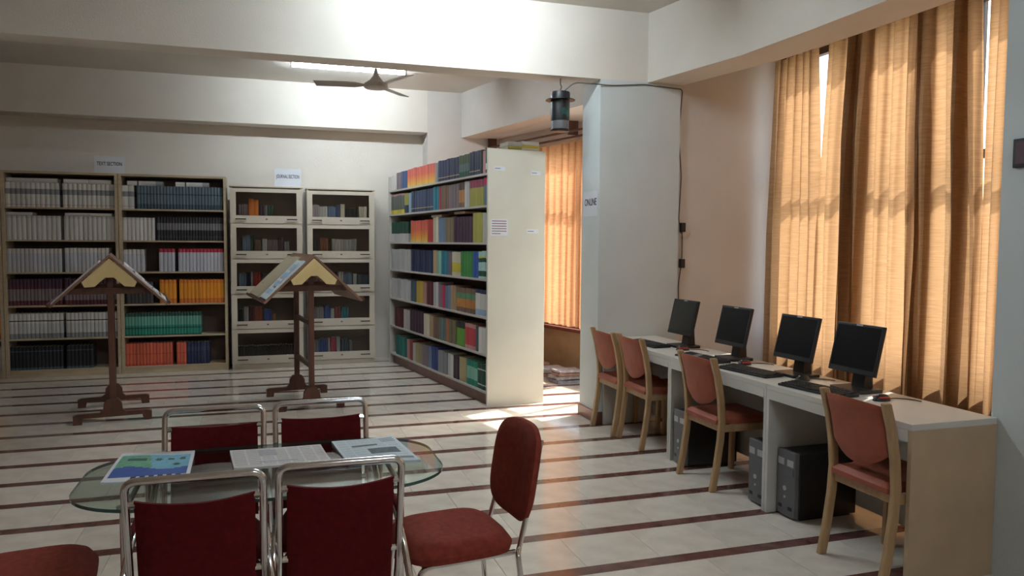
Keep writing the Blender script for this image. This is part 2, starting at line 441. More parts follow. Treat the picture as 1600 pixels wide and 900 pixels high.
d = Vector((winx(6.3) - winx(9.95), 6.3 - 9.95, 0))
MB().tube([(0.03, 0, 0), Vector((.03, 0, 0)) + d], .014, 8).build('rod', BROWN, rl)
MB().tube([(-.06, 0, .05), Vector((-.06, 0, .05)) + d], .014, 8).build('rod', BROWN, rl)
for t in (.02, .5, .98):
    p = d * t; MB().box(p.x - .075, p.x + .045, p.y - .008, p.y + .008, .012, .17).build('bracket', BROWN, rl, smooth=False)
rl = thing('curtain_rail', 'brown curtain rail above the gold curtains', 'curtain rail', (CX, 1.2, 3.21))
MB().tube([(0, 0, 0), (0, 4.78, 0)], .016, 8).build('rod', BROWN, rl)
for y in (.1, 2.4, 4.7): MB().box(-.01, .16, y - .012, y + .012, -.015, .03).build('bracket', BROWN, rl, smooth=False)

# ------------------------------------------------------------------ tube lights and fan
def tube_light(label, x, y, z, L=1.22):
    t = thing('tube_light', label, 'light', (x, y, z))
    MB().prism([(-.03, .0), (.03, .0), (.022, -.035), (-.022, -.035)], 'x', -L / 2, L / 2).build('batten', FIXT, t, smooth=False)
    for s in (-1, 1): MB().box(s * (L / 2 + .012) - .012, s * (L / 2 + .012) + .012, -.022, .022, -.085, 0).build('lamp_holder', FIXT, t, smooth=False, bevel=.003)
    MB().tube([(-L / 2, 0, -.062), (L / 2, 0, -.062)], .019, 12).build('lamp', TUBE, t)
    return t
tube_light('lit white tube light on the far ceiling above the glass bookcases', .90, 8.75, ZC)
tube_light('tube light on the near ceiling in front of the cross beam', 1.35, 5.08, ZC)
tube_light('added fill tube light on the ceiling behind the camera', 1.2, -.6, ZC)  # out-of-view fill lamp, added to brighten near floor, chair backs and desk end
fn_ = thing('ceiling_fan', 'small grey ceiling fan hanging below the cross beam', 'fan', (1.02, 7.5, 0))
MB().tube([(0, 0, 3.18), (0, 0, 3.47)], .012, 8).build('down_rod', FANM, fn_)
MB().lathe([(.02, 3.44), (.06, 3.47), (.065, 3.52)], 16).build('ceiling_canopy', FANM, fn_)
MB().lathe([(.10, 3.02), (.115, 3.03), (.112, 3.065), (.06, 3.10), (.028, 3.14), (.016, 3.20)], 20).build('motor_housing', FANM, fn_)
for k in range(3):
    a = R(172 + 120 * k); c, s = math.cos(a), math.sin(a)
    def q(r, wd, z): return (r * c - wd * s, r * s + wd * c, z)
    b = MB()
    for z, fl_ in ((3.045, 1), (3.053, 0)):
        pts = [q(.10, -.03, z), q(.20, -.06, z - .01), q(.56, -.055, z - .01), q(.58, .055, z + .012), q(.20, .06, z + .012), q(.10, .03, z)]
        b.quad(pts[::-1] if fl_ else pts)
    for i in range(6):
        j = (i + 1) % 6; b.f.append((i if False else 5 - i, 5 - j if j else 5, 6 + j, 6 + i)); b.m.append(0)
    b.build('blade', FANM, fn_)

# ------------------------------------------------------------------ book mesh
def book_mesh(name, depth_round=.05, bt=.09):
    b = MB()
    b.box(0, bt, .05, 1, 0, 1, 0).box(1 - bt, 1, .05, 1, 0, 1, 0)      # boards
    n = 5; outer = [(i / n, .05 - .025 * math.sin(math.pi * i / n)) for i in range(n + 1)]
    b.hexa(outer + [(1 - bt, .065), (bt, .065)], 0, 1, 0)              # rounded spine
    b.box(bt, 1 - bt, .06, .965, .02, .98, 1)                          # page block
    return b.mesh(name, [CREAM, PAGES], True)
BOOK = book_mesh('book')
BOOKS = [0]
def book(kind, x, y, z, th, dp, h, mat, label, group=None, rz=0, lean=0, flat=False, cat='book'):
    o = bpy.data.objects.new(kind, BOOK); col.objects.link(o)
    o.material_slots[0].link = 'OBJECT'; o.material_slots[0].material = mat
    o.scale = (th, dp, h); o.location = (x, y, z)
    if flat: o.rotation_euler = (0, R(-90), rz)
    else: o.rotation_euler = (0, lean, rz)
    tag(o, label, cat, group); BOOKS[0] += 1
    return o
ORD = ['first', 'second', 'third', 'fourth', 'fifth', 'sixth', 'seventh', 'eighth', 'ninth', 'tenth', 'eleventh', 'twelfth', 'thirteenth', 'fourteenth', 'fifteenth',
       'sixteenth', 'seventeenth', 'eighteenth', 'nineteenth', 'twentieth']
def ordn(n):
    if n < 20: return ORD[n]
    n += 1; return {2: 'twenty', 3: 'thirty', 4: 'forty'}[n // 10] + ('-' + ORD[n % 10 - 1] if n % 10 else 'th')
SHELF = ['top', 'second', 'third', 'fourth', 'fifth', 'sixth', 'bottom']

# colours (linear)
WHT = (.60, .57, .54); LGR = (.50, .49, .49); CRM = (.60, .54, .42); GRY = (.24, .24, .25); SLA = (.06, .10, .13); NAV = (.018, .025, .075)
BLK = (.014, .014, .018); MAR = (.10, .018, .028); PLU = (.055, .022, .045); MAUV = (.20, .15, .17); RED = (.42, .04, .035); SAL = (.62, .12, .06)
ORA = (.72, .25, .02); YEL = (.62, .50, .05); OLI = (.36, .33, .07); GRN = (.05, .22, .055); DGR = (.015, .07, .045); TEA = (.02, .20, .28); TGR = (.015, .23, .16)
MIN = (.22, .48, .38); BLU = (.04, .10, .36); SKY = (.30, .42, .55); STE = (.14, .21, .32); BRN = (.17, .10, .07); TANC = (.42, .29, .16); PNK = (.50, .25, .25); CRI = (.50, .03, .09)
GOLD = (.55, .40, .18); PGR = (.38, .56, .52)

# ------------------------------------------------------------------ pale ply bookcases on the back wall
SH_Z = [2.29, 1.92, 1.555, 1.19, .815, .44, .085]      # top, five shelves, base
YF, DEP = 9.82, .32
def bookcase(label, x0, x1):
    t = thing('bookcase', label, 'bookcase', (x0, YF, 0)); W = x1 - x0; s = .032
    for xa in (0, W - s): MB().box(xa, xa + s, 0, DEP, 0, 2.32).build('side_panel', PLY, t, smooth=False)
    MB().box(s, W - s, 0, DEP, 2.295, 2.32).build('top_panel', PLY, t, smooth=False)
    for z in SH_Z[1:]: MB().box(s, W - s, .004, DEP - .012, z - .018, z).build('shelf', PLY, t, smooth=False)
    MB().box(s, W - s, .012, .03, 0, SH_Z[6] - .018).build('plinth', PLY, t, smooth=False)
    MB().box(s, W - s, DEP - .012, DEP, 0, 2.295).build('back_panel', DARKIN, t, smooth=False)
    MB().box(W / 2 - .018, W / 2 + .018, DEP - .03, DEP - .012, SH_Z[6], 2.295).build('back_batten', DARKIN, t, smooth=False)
    return t
bookcase('tall pale ply bookcase beside the glass-door bookcases', -1.612, -.448)
bookcase('tall pale ply bookcase behind the left newspaper stand', -2.782, -1.618)
bookcase('tall pale ply bookcase cut by the left edge', -3.952, -2.788)

jw = bands((0, WHT), (.08, (.50, .38, .36)), (.12, WHT), (.52, GRY), (.74, WHT))
vol = dict(
 label=jw, white=bands((0, WHT), (.9, LGR)), whiteb=bands((0, LGR), (.2, (.50, .50, .55)), (.8, WHT)),
 maroon=bands((0, MAR), (.18, MAUV), (.62, MAR), (.7, PLU)), line=bands((0, GRY), (.2, LGR), (.60, WHT), (.68, BLK), (.72, WHT)),
 dark=bands((0, SLA), (.1, BLK), (.78, SLA), (.82, BLK)), slate=bands((0, (.03, .06, .085)), (.22, (.085, .12, .145)), (.62, (.025, .05, .07)), (.68, (.08, .115, .14))),
 black=bands((0, BLK), (.12, (.035, .03, .03)), (.2, BLK), (.45, (.15, .14, .15)), (.75, BLK)), redtop=bands((0, (.50, .50, .56)), (.84, (.48, .03, .06))),
 orange=bands((0, (.62, .16, .02)), (.2, (.80, .30, .02)), (.85, (.72, .20, .03))), green=bands((0, DGR), (.05, TGR), (.30, DGR), (.36, TGR), (.45, (.12, .33, .26)), (.85, DGR)),
 salmon=bands((0, (.55, .08, .045)), (.1, SAL), (.5, (.48, .08, .05)), (.55, SAL)), navy=bands((0, NAV), (.6, (.04, .045, .09)), (.8, NAV)), dim=bands((0, (.05, .045, .045)), (.5, (.09, .08, .08))))
names = dict(label='grey-labelled white journal volume', white='plain white journal volume', whiteb='bluish white journal volume', maroon='mauve-banded dark maroon journal volume',
 line='black-lined white journal volume', dark='dark slate journal volume', slate='slate blue journal volume', black='grey-banded black journal volume',
 redtop='red-topped white journal volume', orange='orange journal volume', green='green mint-banded journal volume', salmon='salmon red journal volume', navy='navy journal volume', dim='dim grey journal volume')
def fill(x0, x1, row, runs, who):
    W = x1 - x0 - .07; xs = x0 + .035; z = SH_Z[row + 1] + .0005; sh = SHELF[row] if row < 5 else 'bottom'
    cnt = [-1]
    for kind, f0, f1, h, th in runs:
        a, b = xs + W * f0, xs + W * f1; n = max(1, int((b - a) / th)); t = (b - a) / n
        for i in range(n):
            cnt[0] += 1
            book('bound_journal', a + i * t + .0006, YF + .02 + random.uniform(0, .004), z, t - .0012, .21, h * random.uniform(.992, 1.0), vol[kind],
                 '%s, %s from left, %s shelf, %s' % (names[kind], ordn(cnt[0]), sh, who), '%s volumes, %s shelf, %s' % (kind, sh, who))
def flats(x0, x1, row, runs, who, zoff):
    W = x1 - x0 - .07; xs = x0 + .035; sh = SHELF[row]
    fc = [-1]
    for j, (kind, f0, f1, th) in enumerate(runs):
        a, b = xs + W * f0, xs + W * f1; n = max(1, round((b - a) / .27)); t = (b - a) / n
        for i in range(n):
            fc[0] += 1
            o = book('bound_journal', a + i * t + t - .002, YF + .025, SH_Z[row + 1] + zoff, th, .20, t - .004, vol[kind],
                     '%s lying flat, %s from left, %s shelf, %s' % (names[kind], ordn(fc[0]), sh, who), 'flat volumes, %s shelf, %s' % (sh, who), flat=True)
A = 'left ply bookcase'; Bc = 'right ply bookcase'
a0, a1, b0, b1 = -2.782, -1.618, -1.612, -.448
fill(a0, a1, 0, [('label', 0, .485, .275, .046), ('label', .515, .995, .275, .046)], A)
flats(a0, a1, 0, [('white', .01, .47, .045), ('white', .525, .97, .045)], A, .277)
fill(a0, a1, 1, [('white', 0, .49, .270, .045), ('white', .52, .995, .270, .045)], A)
flats(a0, a1, 1, [('white', .0, .24, .035), ('white', .53, .97, .035)], A, .272)
fill(a0, a1, 2, [('whiteb', 0, .49, .265, .04), ('whiteb', .52, .93, .275, .04)], A)
fill(a0, a1, 3, [('maroon', 0, .485, .30, .035), ('maroon', .51, .995, .30, .035)], A)
fill(a0, a1, 4, [('line', 0, .49, .285, .04), ('line', .515, .995, .285, .04)], A)
fill(a0, a1, 5, [('dark', 0, .48, .265, .036), ('dark', .51, .76, .265, .036)], A)
fill(b0, b1, 0, [('label', 0, .115, .27, .044), ('slate', .14, .995, .27, .034)], Bc)
flats(b0, b1, 0, [('line', .05, .40, .05), ('line', .52, .86, .05)], Bc, .272)
fill(b0, b1, 1, [('white', 0, .31, .265, .04), ('black', .33, .995, .275, .031)], Bc)
fill(b0, b1, 2, [('whiteb', 0, .2, .26, .04), ('redtop', .345, .50, .27, .038), ('redtop', .535, .995, .27, .038)], Bc)
fill(b0, b1, 3, [('dim', .02, .28, .25, .036), ('orange', .345, .51, .28, .04), ('orange', .54, .995, .28, .04)], Bc)
fill(b0, b1, 4, [('green', 0, .755, .265, .033)], Bc)
fill(b0, b1, 5, [('salmon', 0, .46, .265, .035), ('salmon', .50, .60, .265, .035), ('navy', .605, .835, .26, .035)], Bc)
Cc = 'edge-cut ply bookcase'
for r_, k_ in enumerate(('dark', 'white', 'dark', 'black', 'orange', 'white')): fill(-3.952, -2.788, r_, [(k_, .88, .995, .27, .04)], Cc)

# ------------------------------------------------------------------ cream bookcases with flap glass doors
def glass_case(label, x0, yf, W=.83):
    t = thing('glass_bookcase', label, 'bookcase', (x0, yf, 0)); D = .34; s = .022; H = 2.215; P = .425; zb = .07
    for xa in (0, W - s): MB().box(xa, xa + s, .024, D, .0, H - .012).build('side_panel', CREAM, t, smooth=False)
    MB().box(-.008, W + .008, .0, D, H - .012, H + .008).build('top_panel', CREAM, t, smooth=False, bevel=.003)
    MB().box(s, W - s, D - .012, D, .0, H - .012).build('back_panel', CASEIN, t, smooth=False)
    MB().box(s, W - s, .026, .04, .0, zb - .014).build('plinth', CREAM, t, smooth=False)
    for k in range(5):
        z0 = zb + P * k; z1 = z0 + P - .008
        MB().box(s, W - s, .026, D - .012, z0 - .012, z0).build('shelf', CREAM, t, smooth=False)
        fx, fb, ft = .066, .092, .045
        o = MB()
        o.box(0, fx, 0, .022, z0, z1).box(W - fx, W, 0, .022, z0, z1).box(fx, W - fx, 0, .022, z0, z0 + fb).box(fx, W - fx, 0, .022, z1 - ft, z1)
        dr = o.build('door', CREAM, t, smooth=False)
        MB().box(fx - .004, W - fx + .004, .009, .014, z0 + fb - .004, z1 - ft + .004).build('pane', DOORGL, dr, smooth=False)
        for hx in (.12, W - .12): MB().tube(bend([(hx - .055, 0, z0 + .05), (hx - .055, -.022, z0 + .05), (hx + .055, -.022, z0 + .05), (hx + .055, 0, z0 + .05)], .012, 3), .006, 6).build('handle', BLACKPL, dr)
        MB().prism([(W / 2 + .014 * math.cos(q * math.pi / 5), z0 + .05 + .009 * math.sin(q * math.pi / 5)) for q in range(10)], 'y', -.006, 0).build('lock', GREYPL, dr, smooth=False)
    return t
glass_case('cream glass-door bookcase right of the ply bookcase', -.405, 9.775)
glass_case('cream glass-door bookcase nearest the tall book rack', .488, 9.90)
def case_books(x0, yf, row, items, who):
    """items: (name, colour, start, end, count, height)"""
    z = .07 + .425 * (4 - row) + .0005; n = 0
    for nm, c, f0, f1, cnt, h in items:
        a, b = x0 + .03 + .77 * f0, x0 + .03 + .77 * f1; t = (b - a) / cnt
        for i in range(cnt):
            book('book', a + i * t + .0006, yf + .075, z, t - .0014, .17, h * random.uniform(.95, 1.0), bands((0, c), rnd=.15),
                 '%s book, %s from left, %s shelf, %s' % (nm, ordn(n), SHELF[row] if row < 4 else 'bottom', who), 'books behind the flap glass doors'); n += 1
W1, W2 = 'left glass-door case', 'right glass-door case'
case_books(-.405, 9.775, 0, [('grey', MAUV, .08, .22, 4, .23), ('orange', (.75, .20, .02), .23, .38, 2, .30), ('dark plum', PLU, .40, .47, 2, .22), ('grey green', GRY, .47, .51, 1, .22), ('green', DGR, .51, .60, 2, .22)], W1)
case_books(-.405, 9.775, 1, [('blue', STE, .13, .25, 2, .29), ('green', DGR, .25, .29, 1, .28), ('brown grey', BRN, .31, .41, 3, .22), ('pale grey', LGR, .43, .50, 2, .25), ('mauve', MAUV, .50, .66, 5, .23), ('plum', PLU, .66, .75, 2, .26), ('grey', GRY, .76, .84, 2, .21)], W1)
case_books(-.405, 9.775, 2, [('blue', STE, .07, .18, 3, .25), ('navy', NAV, .18, .24, 2, .26), ('pale grey', LGR, .25, .28, 1, .27), ('red', RED, .29, .40, 3, .26), ('grey', MAUV, .42, .52, 3, .24), ('brown', BRN, .55, .8, 6, .24)], W1)
case_books(-.405, 9.775, 3, [('dark', BLK, .06, .13, 2, .24), ('pale grey', LGR, .14, .21, 2, .26), ('maroon', MAR, .22, .30, 2, .27), ('red brown', (.30, .06, .035), .30, .42, 2, .27), ('dark blue', BLU, .44, .56, 3, .23), ('orange', (.45, .18, .04), .57, .62, 1, .17)], W1)
case_books(-.405, 9.775, 4, [('black', BLK, .04, .92, 22, .21)], W1)
case_books(.488, 9.90, 0, [('pale mauve', (.40, .35, .38), .05, .16, 3, .25), ('white', WHT, .16, .29, 3, .235), ('blue grey', STE, .30, .42, 3, .23), ('navy', (.07, .09, .20), .42, .49, 2, .25), ('cream', CRM, .50, .57, 1, .26), ('black', BLK, .58, .78, 5, .22), ('cream white', CRM, .80, .93, 3, .235)], W2)
case_books(.488, 9.90, 1, [('dark', BLK, .04, .15, 3, .24), ('brick brown', (.26, .09, .05), .17, .30, 3, .26), ('cream white', (.46, .42, .37), .36, .54, 4, .25), ('grey', (.36, .35, .32), .54, .76, 5, .25)], W2)
case_books(.488, 9.90, 2, [('brown', BRN, .05, .25, 5, .22), ('dark green', DGR, .28, .42, 3, .26), ('grey white', LGR, .46, .54, 2, .26), ('slate blue', STE, .54, .68, 4, .25), ('grey white', LGR, .70, .76, 1, .24), ('dark', SLA, .77, .95, 4, .22)], W2)
case_books(.488, 9.90, 3, [('mauve grey', (.30, .27, .29), .06, .22, 4, .24), ('navy', BLU, .23, .32, 2, .25), ('pale', LGR, .33, .39, 1, .22), ('dull red', (.35, .07, .07), .40, .49, 2, .24), ('teal', TEA, .50, .62, 3, .23)], W2)
case_books(.488, 9.90, 4, [('grey green', GRY, .04, .13, 2, .24), ('blue', BLU, .13, .27, 4, .25), ('grey', LGR, .28, .32, 1, .25), ('crimson', CRI, .33, .41, 1, .28), ('pale grey', LGR, .42, .48, 1, .28), ('slate', SLA, .50, .62, 3, .24), ('grey', GRY, .63, .68, 1, .22)], W2)

# ------------------------------------------------------------------ the long book rack
RA = R(9.0); RO = Vector((1.972, 6.892, 0)); RL, RW = 3.02, .60
rk = thing('book_rack', 'long cream steel book rack with a plain end panel', 'book rack', RO, RA)
RZ = [2.205, 1.905, 1.555, 1.21, .85, .495, .14]
MB().box(-.006, RW, 0, .03, 0, 2.43).build('end_panel', RACKM, rk, smooth=False, bevel=.003)
MB().box(0, RW, RL - .025, RL, 0, 2.38).build('end_panel', RACKSH, rk, smooth=False)
for z in RZ:
    MB().box(.004, RW - .004, .03, RL - .025, z - .02, z).build('shelf', RACKSH, rk, smooth=False)
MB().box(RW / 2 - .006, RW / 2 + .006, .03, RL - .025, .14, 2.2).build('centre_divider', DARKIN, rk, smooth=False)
MB().box(.05, RW - .05, .03, RL - .025, 0, .118).build('plinth', SKIRT, rk, smooth=False)
for y in (1.02, 2.01):
    MB().box(.30, .33, y - .015, y + .015, .14, 2.25).build('upright', DARKIN, rk, smooth=False)
# labels taped to the end panel
def paper_slip(nm, label, cat, u0, u1, z0, z1, lines, header=False):
    o = MB().box(u0, u1, -.003, -.0012, z0, z1).build(nm, PAPER, None, smooth=False); o.location = RO; o.rotation_euler = (0, 0, RA); tag(o, label, cat)
    n = lines
    for k in range(n):
        zz = z1 - (z1 - z0) * (k + .8) / (n + .6); ww = (u1 - u0) * (.84 if k < n - 1 else .5)
        MB().box(u0 + (u1 - u0) * .08, u0 + (u1 - u0) * .08 + ww, -.0036, -.0031, zz - (z1 - z0) * .022 * (3 if n == 1 else 1), zz + (z1 - z0) * .022 * (3 if n == 1 else 1)).build('printed_line', SKIRT if n > 1 else INK, o, smooth=False)
paper_slip('notice', 'small printed notice taped to the near edge of the rack end', 'notice', .018, .20, 1.62, 1.775, 6)
paper_slip('shelf_label', 'paper strip at the upper left of the cream rack end', 'label', .055, .165, 2.225, 2.265, 1)
paper_slip('shelf_label', 'paper strip at the upper right of the cream rack end', 'label', .44, .55, 2.20, 2.24, 1)
paper_slip('shelf_label', 'paper strip at mid height on the right of the rack end', 'label', .40, .53, 1.645, 1.685, 1)
# book rows, u runs 0 far .. 1 near across the picture
dn, df_ = 6.9, 9.75
def yl(u):
    d = 1 / ((1 - u) / df_ + u / dn); return .034 + (RL - .065) * (d - dn) / (df_ - dn)
G = lambda *a: grad(*a)
fire = G((0, (.70, .50, .12)), (.25, (.72, .30, .05)), (.6, (.62, .12, .07)), (1, (.55, .10, .09)))
navg = bands((0, (.02, .028, .07)), (.16, GOLD), (.19, (.022, .03, .08)))
def two(a, z, b): return bands((0, a), (z, b))
RB = [
 [('white', WHT, 0, .05, 2, .19), ('mauve grey', MAUV, .05, .10, 2, .21), ('blue', (.04, .08, .20), .10, .155, 2, .215), ('pink to yellow', fire, .16, .44, 9, .22), ('grey', GRY, .44, .47, 1, .215), ('navy gold-lined', navg, .47, .68, 7, .225),
  ('grey green', bands((0, DGR), (.25, (.08, .13, .12)), (.6, (.05, .08, .03))), .68, .79, 4, .225), ('navy gold-lined', navg, .79, .90, 4, .235), ('dark', BLK, .90, .93, 1, .23), ('dull pink', PNK, .93, .96, 1, .22), ('green white-labelled', bands((0, DGR), (.15, WHT), (.4, DGR)), .96, 1, 1, .23)],
 [('grey with yellow foot', bands((0, YEL), (.2, (.10, .11, .10)), (.9, PNK)), 0, .13, 5, .25), ('yellow and navy', bands((0, NAV), (.4, OLI)), .13, .17, 1, .245), ('pale blue', SKY, .17, .20, 1, .235), ('slate navy gold-lined', bands((0, (.03, .05, .09)), (.16, GOLD), (.19, (.04, .055, .11))), .20, .42, 7, .25), ('teal', TEA, .42, .48, 2, .255),
  ('red', RED, .48, .50, 1, .25), ('brown', BRN, .50, .58, 3, .255), ('grey purple', MAUV, .58, .68, 4, .25), ('brown orange', bands((0, BRN), (.2, (.42, .19, .05)), (.7, (.08, .04, .03))), .68, .74, 2, .255), ('light grey', LGR, .74, .79, 2, .26), ('maroon-topped yellow', two(OLI, .7, (.25, .04, .08)), .79, .94, 5, .26), ('magenta-topped grey', two(STE, .72, CRI), .94, 1, 2, .265)],
 [('green and white', bands((0, LGR), (.42, DGR)), 0, .17, 6, .25), ('red to yellow', fire, .19, .36, 6, .255), ('red', RED, .36, .42, 2, .26), ('cream', CRM, .42, .47, 2, .275), ('steel blue', STE, .47, .54, 2, .265), ('olive brown', (.20, .15, .09), .54, .63, 3, .265), ('dark plum', PLU, .63, .83, 6, .265), ('yellow olive', OLI, .83, .92, 2, .29), ('white', WHT, .93, 1, 2, .28)],
 [('white grey', LGR, 0, .19, 7, .26), ('navy', NAV, .20, .41, 7, .255), ('tan', TANC, .42, .46, 1, .265), ('mint', MIN, .46, .50, 2, .255), ('teal', TEA, .50, .57, 2, .255), ('mauve brown', MAUV, .57, .61, 2, .25), ('cream yellow-spotted', bands((0, CRM), (.15, YEL), (.55, CRM)), .61, .70, 2, .25), ('green', GRN, .70, .83, 4, .26), ('blue', BLU, .83, .89, 2, .26), ('pale teal banded', bands((0, PGR), (.08, DGR), (.28, PGR), (.6, DGR), (.75, YEL), (.8, PGR)), .89, 1, 3, .265)],
 [('white grey', LGR, 0, .19, 6, .25), ('slate green', SLA, .19, .25, 2, .25), ('mustard', (.45, .30, .05), .25, .32, 2, .26), ('pinkish', PNK, .32, .35, 1, .25), ('dark maroon', MAR, .35, .41, 2, .27), ('light grey', LGR, .42, .47, 2, .27), ('grey mauve', MAUV, .47, .51, 1, .25), ('crimson', CRI, .51, .54, 1, .25), ('grey blue', STE, .54, .60, 2, .25), ('tan', TANC, .60, .65, 2, .26), ('green orange banded', bands((0, BRN), (.2, (.50, .20, .05)), (.55, (.10, .25, .13)), (.8, BRN)), .66, .86, 6, .25), ('white navy-topped', bands((0, SKY), (.25, WHT), (.85, NAV)), .86, 1, 3, .255)],
 [('dark maroon', MAR, .03, .11, 3, .24), ('light grey pink', (.45, .40, .40), .12, .18, 2, .24), ('dark purple', PLU, .18, .32, 5, .26), ('cream tan', CRM, .32, .38, 2, .25), ('tan white', TANC, .38, .42, 1, .24), ('brown', BRN, .42, .48, 3, .24), ('grey teal', (.12, .18, .18), .48, .55, 3, .245), ('orange brown', (.40, .13, .05), .55, .58, 1, .25), ('olive brown', (.16, .13, .07), .58, .65, 2, .25), ('green dark-topped', bands((0, (.12, .33, .04)), (.72, BLK)), .66, .75, 2, .26), ('red', bands((0, PNK), (.15, (.45, .05, .06)), (.85, PNK)), .75, .86, 3, .255), ('slate', SLA, .86, .89, 1, .24), ('white', WHT, .89, 1, 3, .245)],
 [('teal green', (.01, .14, .12), .04, .14, 3, .25), ('pinkish', PNK, .15, .18, 1, .24), ('dark red', (.25, .02, .03), .18, .21, 1, .24), ('white', LGR, .21, .24, 1, .22), ('olive tan', (.30, .25, .12), .24, .30, 2, .24), ('grey purple', MAUV, .30, .37, 2, .24), ('blue grey', STE, .37, .40, 1, .25), ('navy blue', (.03, .05, .20), .40, .47, 3, .26), ('dark grey', GRY, .47, .56, 4, .24), ('white', WHT, .57, .63, 2, .24), ('plum', PLU, .63, .68, 2, .24), ('tan yellow', (.50, .40, .20), .69, .76, 2, .25), ('teal mint', bands((0, TGR), (.25, MIN), (.75, TGR)), .77, .88, 3, .25), ('dark green white-lined', bands((0, DGR), (.15, LGR), (.2, DGR), (.75, LGR), (.8, DGR)), .88, 1, 3, .25)]]
rm = rk.matrix_basis
for r_, items in enumerate(RB):
    n = 0; z = RZ[r_] + .0005; tot = sum(i[4] for i in items)
    for nm, c, u0, u1, cnt, h in items:
        mt = c if isinstance(c, bpy.types.Material) else bands((0, c), rnd=.15)
        ya, yb_ = yl(u0), yl(u1); t = (ya - yb_) / cnt
        for i in range(cnt):
            y1 = ya - i * t - .0006; hh = h * random.uniform(.97, 1.0); dp = random.uniform(.185, .20)
            p = Matrix.Translation(RO) @ Matrix.Rotation(RA, 4, 'Z') @ Vector((.012 + random.uniform(0, .006), y1, z))
            ln = 0
            book('book', p.x, p.y, z, t - .0014, dp, hh, mt, '%s book, %s from far end, %s shelf of long rack' % (nm, ordn(n), SHELF[r_]), 'books on the long rack', rz=RA + R(-90), lean=ln); n += 1
# loose books lying flat on rack rows and over the far side
def rackflat(x, y, z, th, w_, l_, c, label, kind='book', cat='book', rz=0):
    """flat book: spine edge toward the camera side, lying on its board"""
    p = Matrix.Translation(RO) @ Matrix.Rotation(RA, 4, 'Z') @ Vector((x, y, z))
    mt = c if isinstance(c, bpy.types.Material) else bands((0, c), rnd=.1)
    return book(kind, p.x, p.y, p.z, th, w_, l_, mt, label, 'books lying flat on the long rack', rz=RA + rz, flat=True, cat=cat)
# uprights on the far side of the top row carry the flat pile
zt = RZ[0] + .0005
for i in range(6):
    p = Matrix.Translation(RO) @ Matrix.Rotation(RA, 4, 'Z') @ Vector((RW - .015, .05 + .035 * i, zt))
    book('book', p.x, p.y, zt, .033, .19, .225, bands((0, (GRN, YEL, LGR, STE, BRN, CRM)[i])), '%s book at the near end of the rear top rack row' % ('green', 'yellow', 'grey', 'blue', 'brown', 'cream')[i], 'books on the long rack', rz=RA + R(90))
zz = zt + .2255
for th, c, nm in ((.03, WHT, 'white'), (.024, YEL, 'yellow'), (.036, LGR, 'pale grey')):
    rackflat(.56, .05, zz, th, .205, .19, c, '%s book in the flat pile at the right top corner of the rack' % nm, rz=R(random.uniform(-2, 2))); zz += th + .0008
zz = zt
for th, c, nm in ((.055, DGR, 'dark green'), (.06, GRY, 'grey'), (.055, BLK, 'black'), (.055, CRM, 'cream'), (.035, OLI, 'yellow olive'), (.04, LGR, 'pale grey')):
    rackflat(.365, .035, zz, th, .20, .145, c, '%s book in the flat pile behind the left top corner of the rack end' % nm); zz += th + .0008
for (y_, zrow, hh) in ((.62, 2, .2915), (1.25, 2, .277)):
    rackflat(.21, y_, RZ[zrow] + hh, .022, .30 if y_ < 1 else .34, .18, (.62, .32, .20), 'thin tan book laid flat over the third rack row, %s' % ('nearer one' if y_ < 1 else 'farther one'))

# ------------------------------------------------------------------ paper signs
def sign(label, word, p, wd, h, rz, fit, size):
    t = thing('paper_sign', label, 'sign', p, rz)
    MB().box(-wd / 2, wd / 2, -.002, 0, 0, h).build('sheet', PAPER, t, smooth=False)
    text_mesh(word, size, INK, 'lettering', t, (0, -.0026, h * .55), (R(90), 0, 0), fit)
    return t
sign('small white paper sign standing on the left ply bookcase', 'TEXT SECTION', (-1.70, 9.86, 2.3205), .31, .195, 0, .26, .06)
sign('small white paper sign standing on a glass-door bookcase', 'JOURNAL SECTION', (.262, 9.82, 2.2235), .31, .215, 0, .27, .06)
sign('white paper sign taped to the side of the pillar', 'ONLINE', (PX - .0005, 6.20, 1.79), .30, .215, R(-90), .25, .085)

